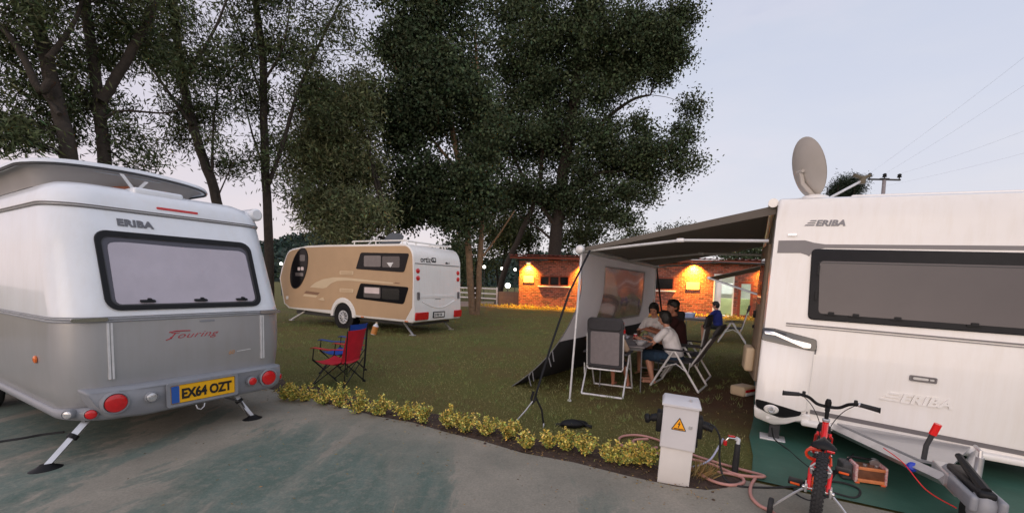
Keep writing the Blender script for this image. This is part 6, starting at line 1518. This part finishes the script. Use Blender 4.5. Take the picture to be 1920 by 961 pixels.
# power pole and wires
def pole():
    p = at(1658, 338, 30); T = thing('utility_pole', 'utility pole with three insulators showing above the white caravan roof', 'utility pole', (p.x, p.y, 0))
    b = MB(); b.lathe([(.16, 0), (.11, p.z)], (0, 0, 0), n=10); b.build('post', mat('pole_concrete', C(150, 146, 150), .8), T)
    b = MB(); b.box(-1.1, 1.1, -.05, .05, p.z, p.z+.10); b.box(-.3, .3, -.07, .07, p.z+.1, p.z+.14); b.build('crossarm', darkgrey, T)
    for x in (-1.02, .0, 1.02):
        b = MB(); b.lathe([(.03, 0), (.04, .10), (.12, .12), (.13, .18), (.08, .22), (.12, .25), (.11, .32), (.05, .37), (0, .38)], (x, 0, p.z+.1), n=12); b.build('insulator', black, T)
    return p
pp = pole()
wm = mat('wire_grey', C(186, 186, 196), .6)
for j, (ex, ey) in enumerate([(1960, 60), (1960, 118), (1960, 215), (1960, 262)]):
    e = at(ex, ey, 17+j); s_ = [Vector((pp.x-1.02, pp.y, pp.z+.45)), Vector((pp.x, pp.y, pp.z+.45)), Vector((pp.x+1.02, pp.y, pp.z+.45)), Vector((pp.x, pp.y, pp.z-.4))][j]
    ee = s_+(e-s_)*1.9
    pts = [s_.lerp(ee, t)-Vector((0, 0, .35*math.sin(PI*t))) for t in np.linspace(0, 1, 14)]
    b = MB(); b.tube(pts, .0030, 5); tag(b.build('power_line', wm), ['topmost overhead wire running from the utility pole to the sky corner', 'second overhead wire from the top running from the utility pole', 'third overhead wire from the top running from the utility pole', 'lowest overhead wire running from the utility pole'][j], 'power line', 'overhead wires')

# ================================================================== sky and light
SUN_EL, SUN_AZ = rad(11), rad(205)          # low sun behind the camera, over its left shoulder
w = bpy.data.worlds.new('World'); SC.world = w; w.use_nodes = True
N, L = w.node_tree.nodes, w.node_tree.links
bg = N['Background']; sk = N.new('ShaderNodeTexSky'); sk.sky_type = 'NISHITA'; sk.sun_disc = False; sk.sun_elevation = SUN_EL; sk.sun_rotation = SUN_AZ; sk.altitude = 100; sk.air_density = 1.0; sk.dust_density = 2.0; sk.ozone_density = 1.5
tc = N.new('ShaderNodeTexCoord'); sx = N.new('ShaderNodeSeparateXYZ'); L.new(tc.outputs['Generated'], sx.inputs[0])
grad = ramp(N, L, sx.outputs[2], [(.0, (6.9, 6.35, 6.35, 1)), (.10, (6.5, 6.2, 6.6, 1)), (.30, (5.9, 6.0, 6.8, 1)), (.62, (4.9, 5.3, 6.5, 1)), (1, (4.6, 5.1, 6.3, 1))])
dt = N.new('ShaderNodeVectorMath'); dt.operation = 'DOT_PRODUCT'; dt.inputs[1].default_value = (math.sin(SUN_AZ), math.cos(SUN_AZ), .1); L.new(tc.outputs['Generated'], dt.inputs[0])
west = ramp(N, L, dt.outputs['Value'], [(.0, (1, 1, 1, 1)), (.25, (1.15, 1.1, 1.06, 1)), (1, (1.95, 1.75, 1.60, 1))])
mpn = N.new('ShaderNodeMapping'); mpn.inputs['Scale'].default_value = (1, 1, 3.5); L.new(tc.outputs['Generated'], mpn.inputs[0])
cl = ramp(N, L, noise(N, L, mpn.outputs[0], 2.2, 6, .55, .4), [(.36, (.97, .98, 1.0, 1)), (.48, (1, 1, 1, 1)), (.60, (1.05, 1.02, 1.01, 1)), (.74, (.95, .94, .97, 1))])
mrx = N.new('ShaderNodeMapRange'); mrx.inputs[1].default_value = -.8; mrx.inputs[2].default_value = .3; L.new(sx.outputs[0], mrx.inputs[0]); pk = ramp(N, L, mrx.outputs[0], [(.0, (1.09, .99, .97, 1)), (1, (1, 1, 1, 1))])
c = mixc(N, L, 1.0, grad, west, 'MULTIPLY'); c = mixc(N, L, 1.0, c, cl, 'MULTIPLY'); c = mixc(N, L, 1.0, c, pk, 'MULTIPLY')
sky = mixc(N, L, .86, sk.outputs[0], c)
L.new(sky, bg.inputs[0]); bg.inputs[1].default_value = .125
sd = bpy.data.lights.new('sun', 'SUN'); sd.energy = .5; sd.angle = rad(40); sd.color = (1, .88, .80)
so = bpy.data.objects.new('sun', sd); COL.objects.link(so)
dirv = Vector((math.sin(SUN_AZ)*math.cos(SUN_EL), math.cos(SUN_AZ)*math.cos(SUN_EL), math.sin(SUN_EL)))
so.rotation_euler = dirv.to_track_quat('Z', 'Y').to_euler()
SC.view_settings.view_transform = 'Standard'; SC.view_settings.look = 'None'; SC.view_settings.exposure = .05; SC.view_settings.gamma = 1
SC.render.engine = 'CYCLES'; SC.cycles.use_denoising = True; SC.cycles.max_bounces = 6; SC.cycles.transparent_max_bounces = 8; SC.cycles.sample_clamp_indirect = 6
bpy.context.view_layer.update()
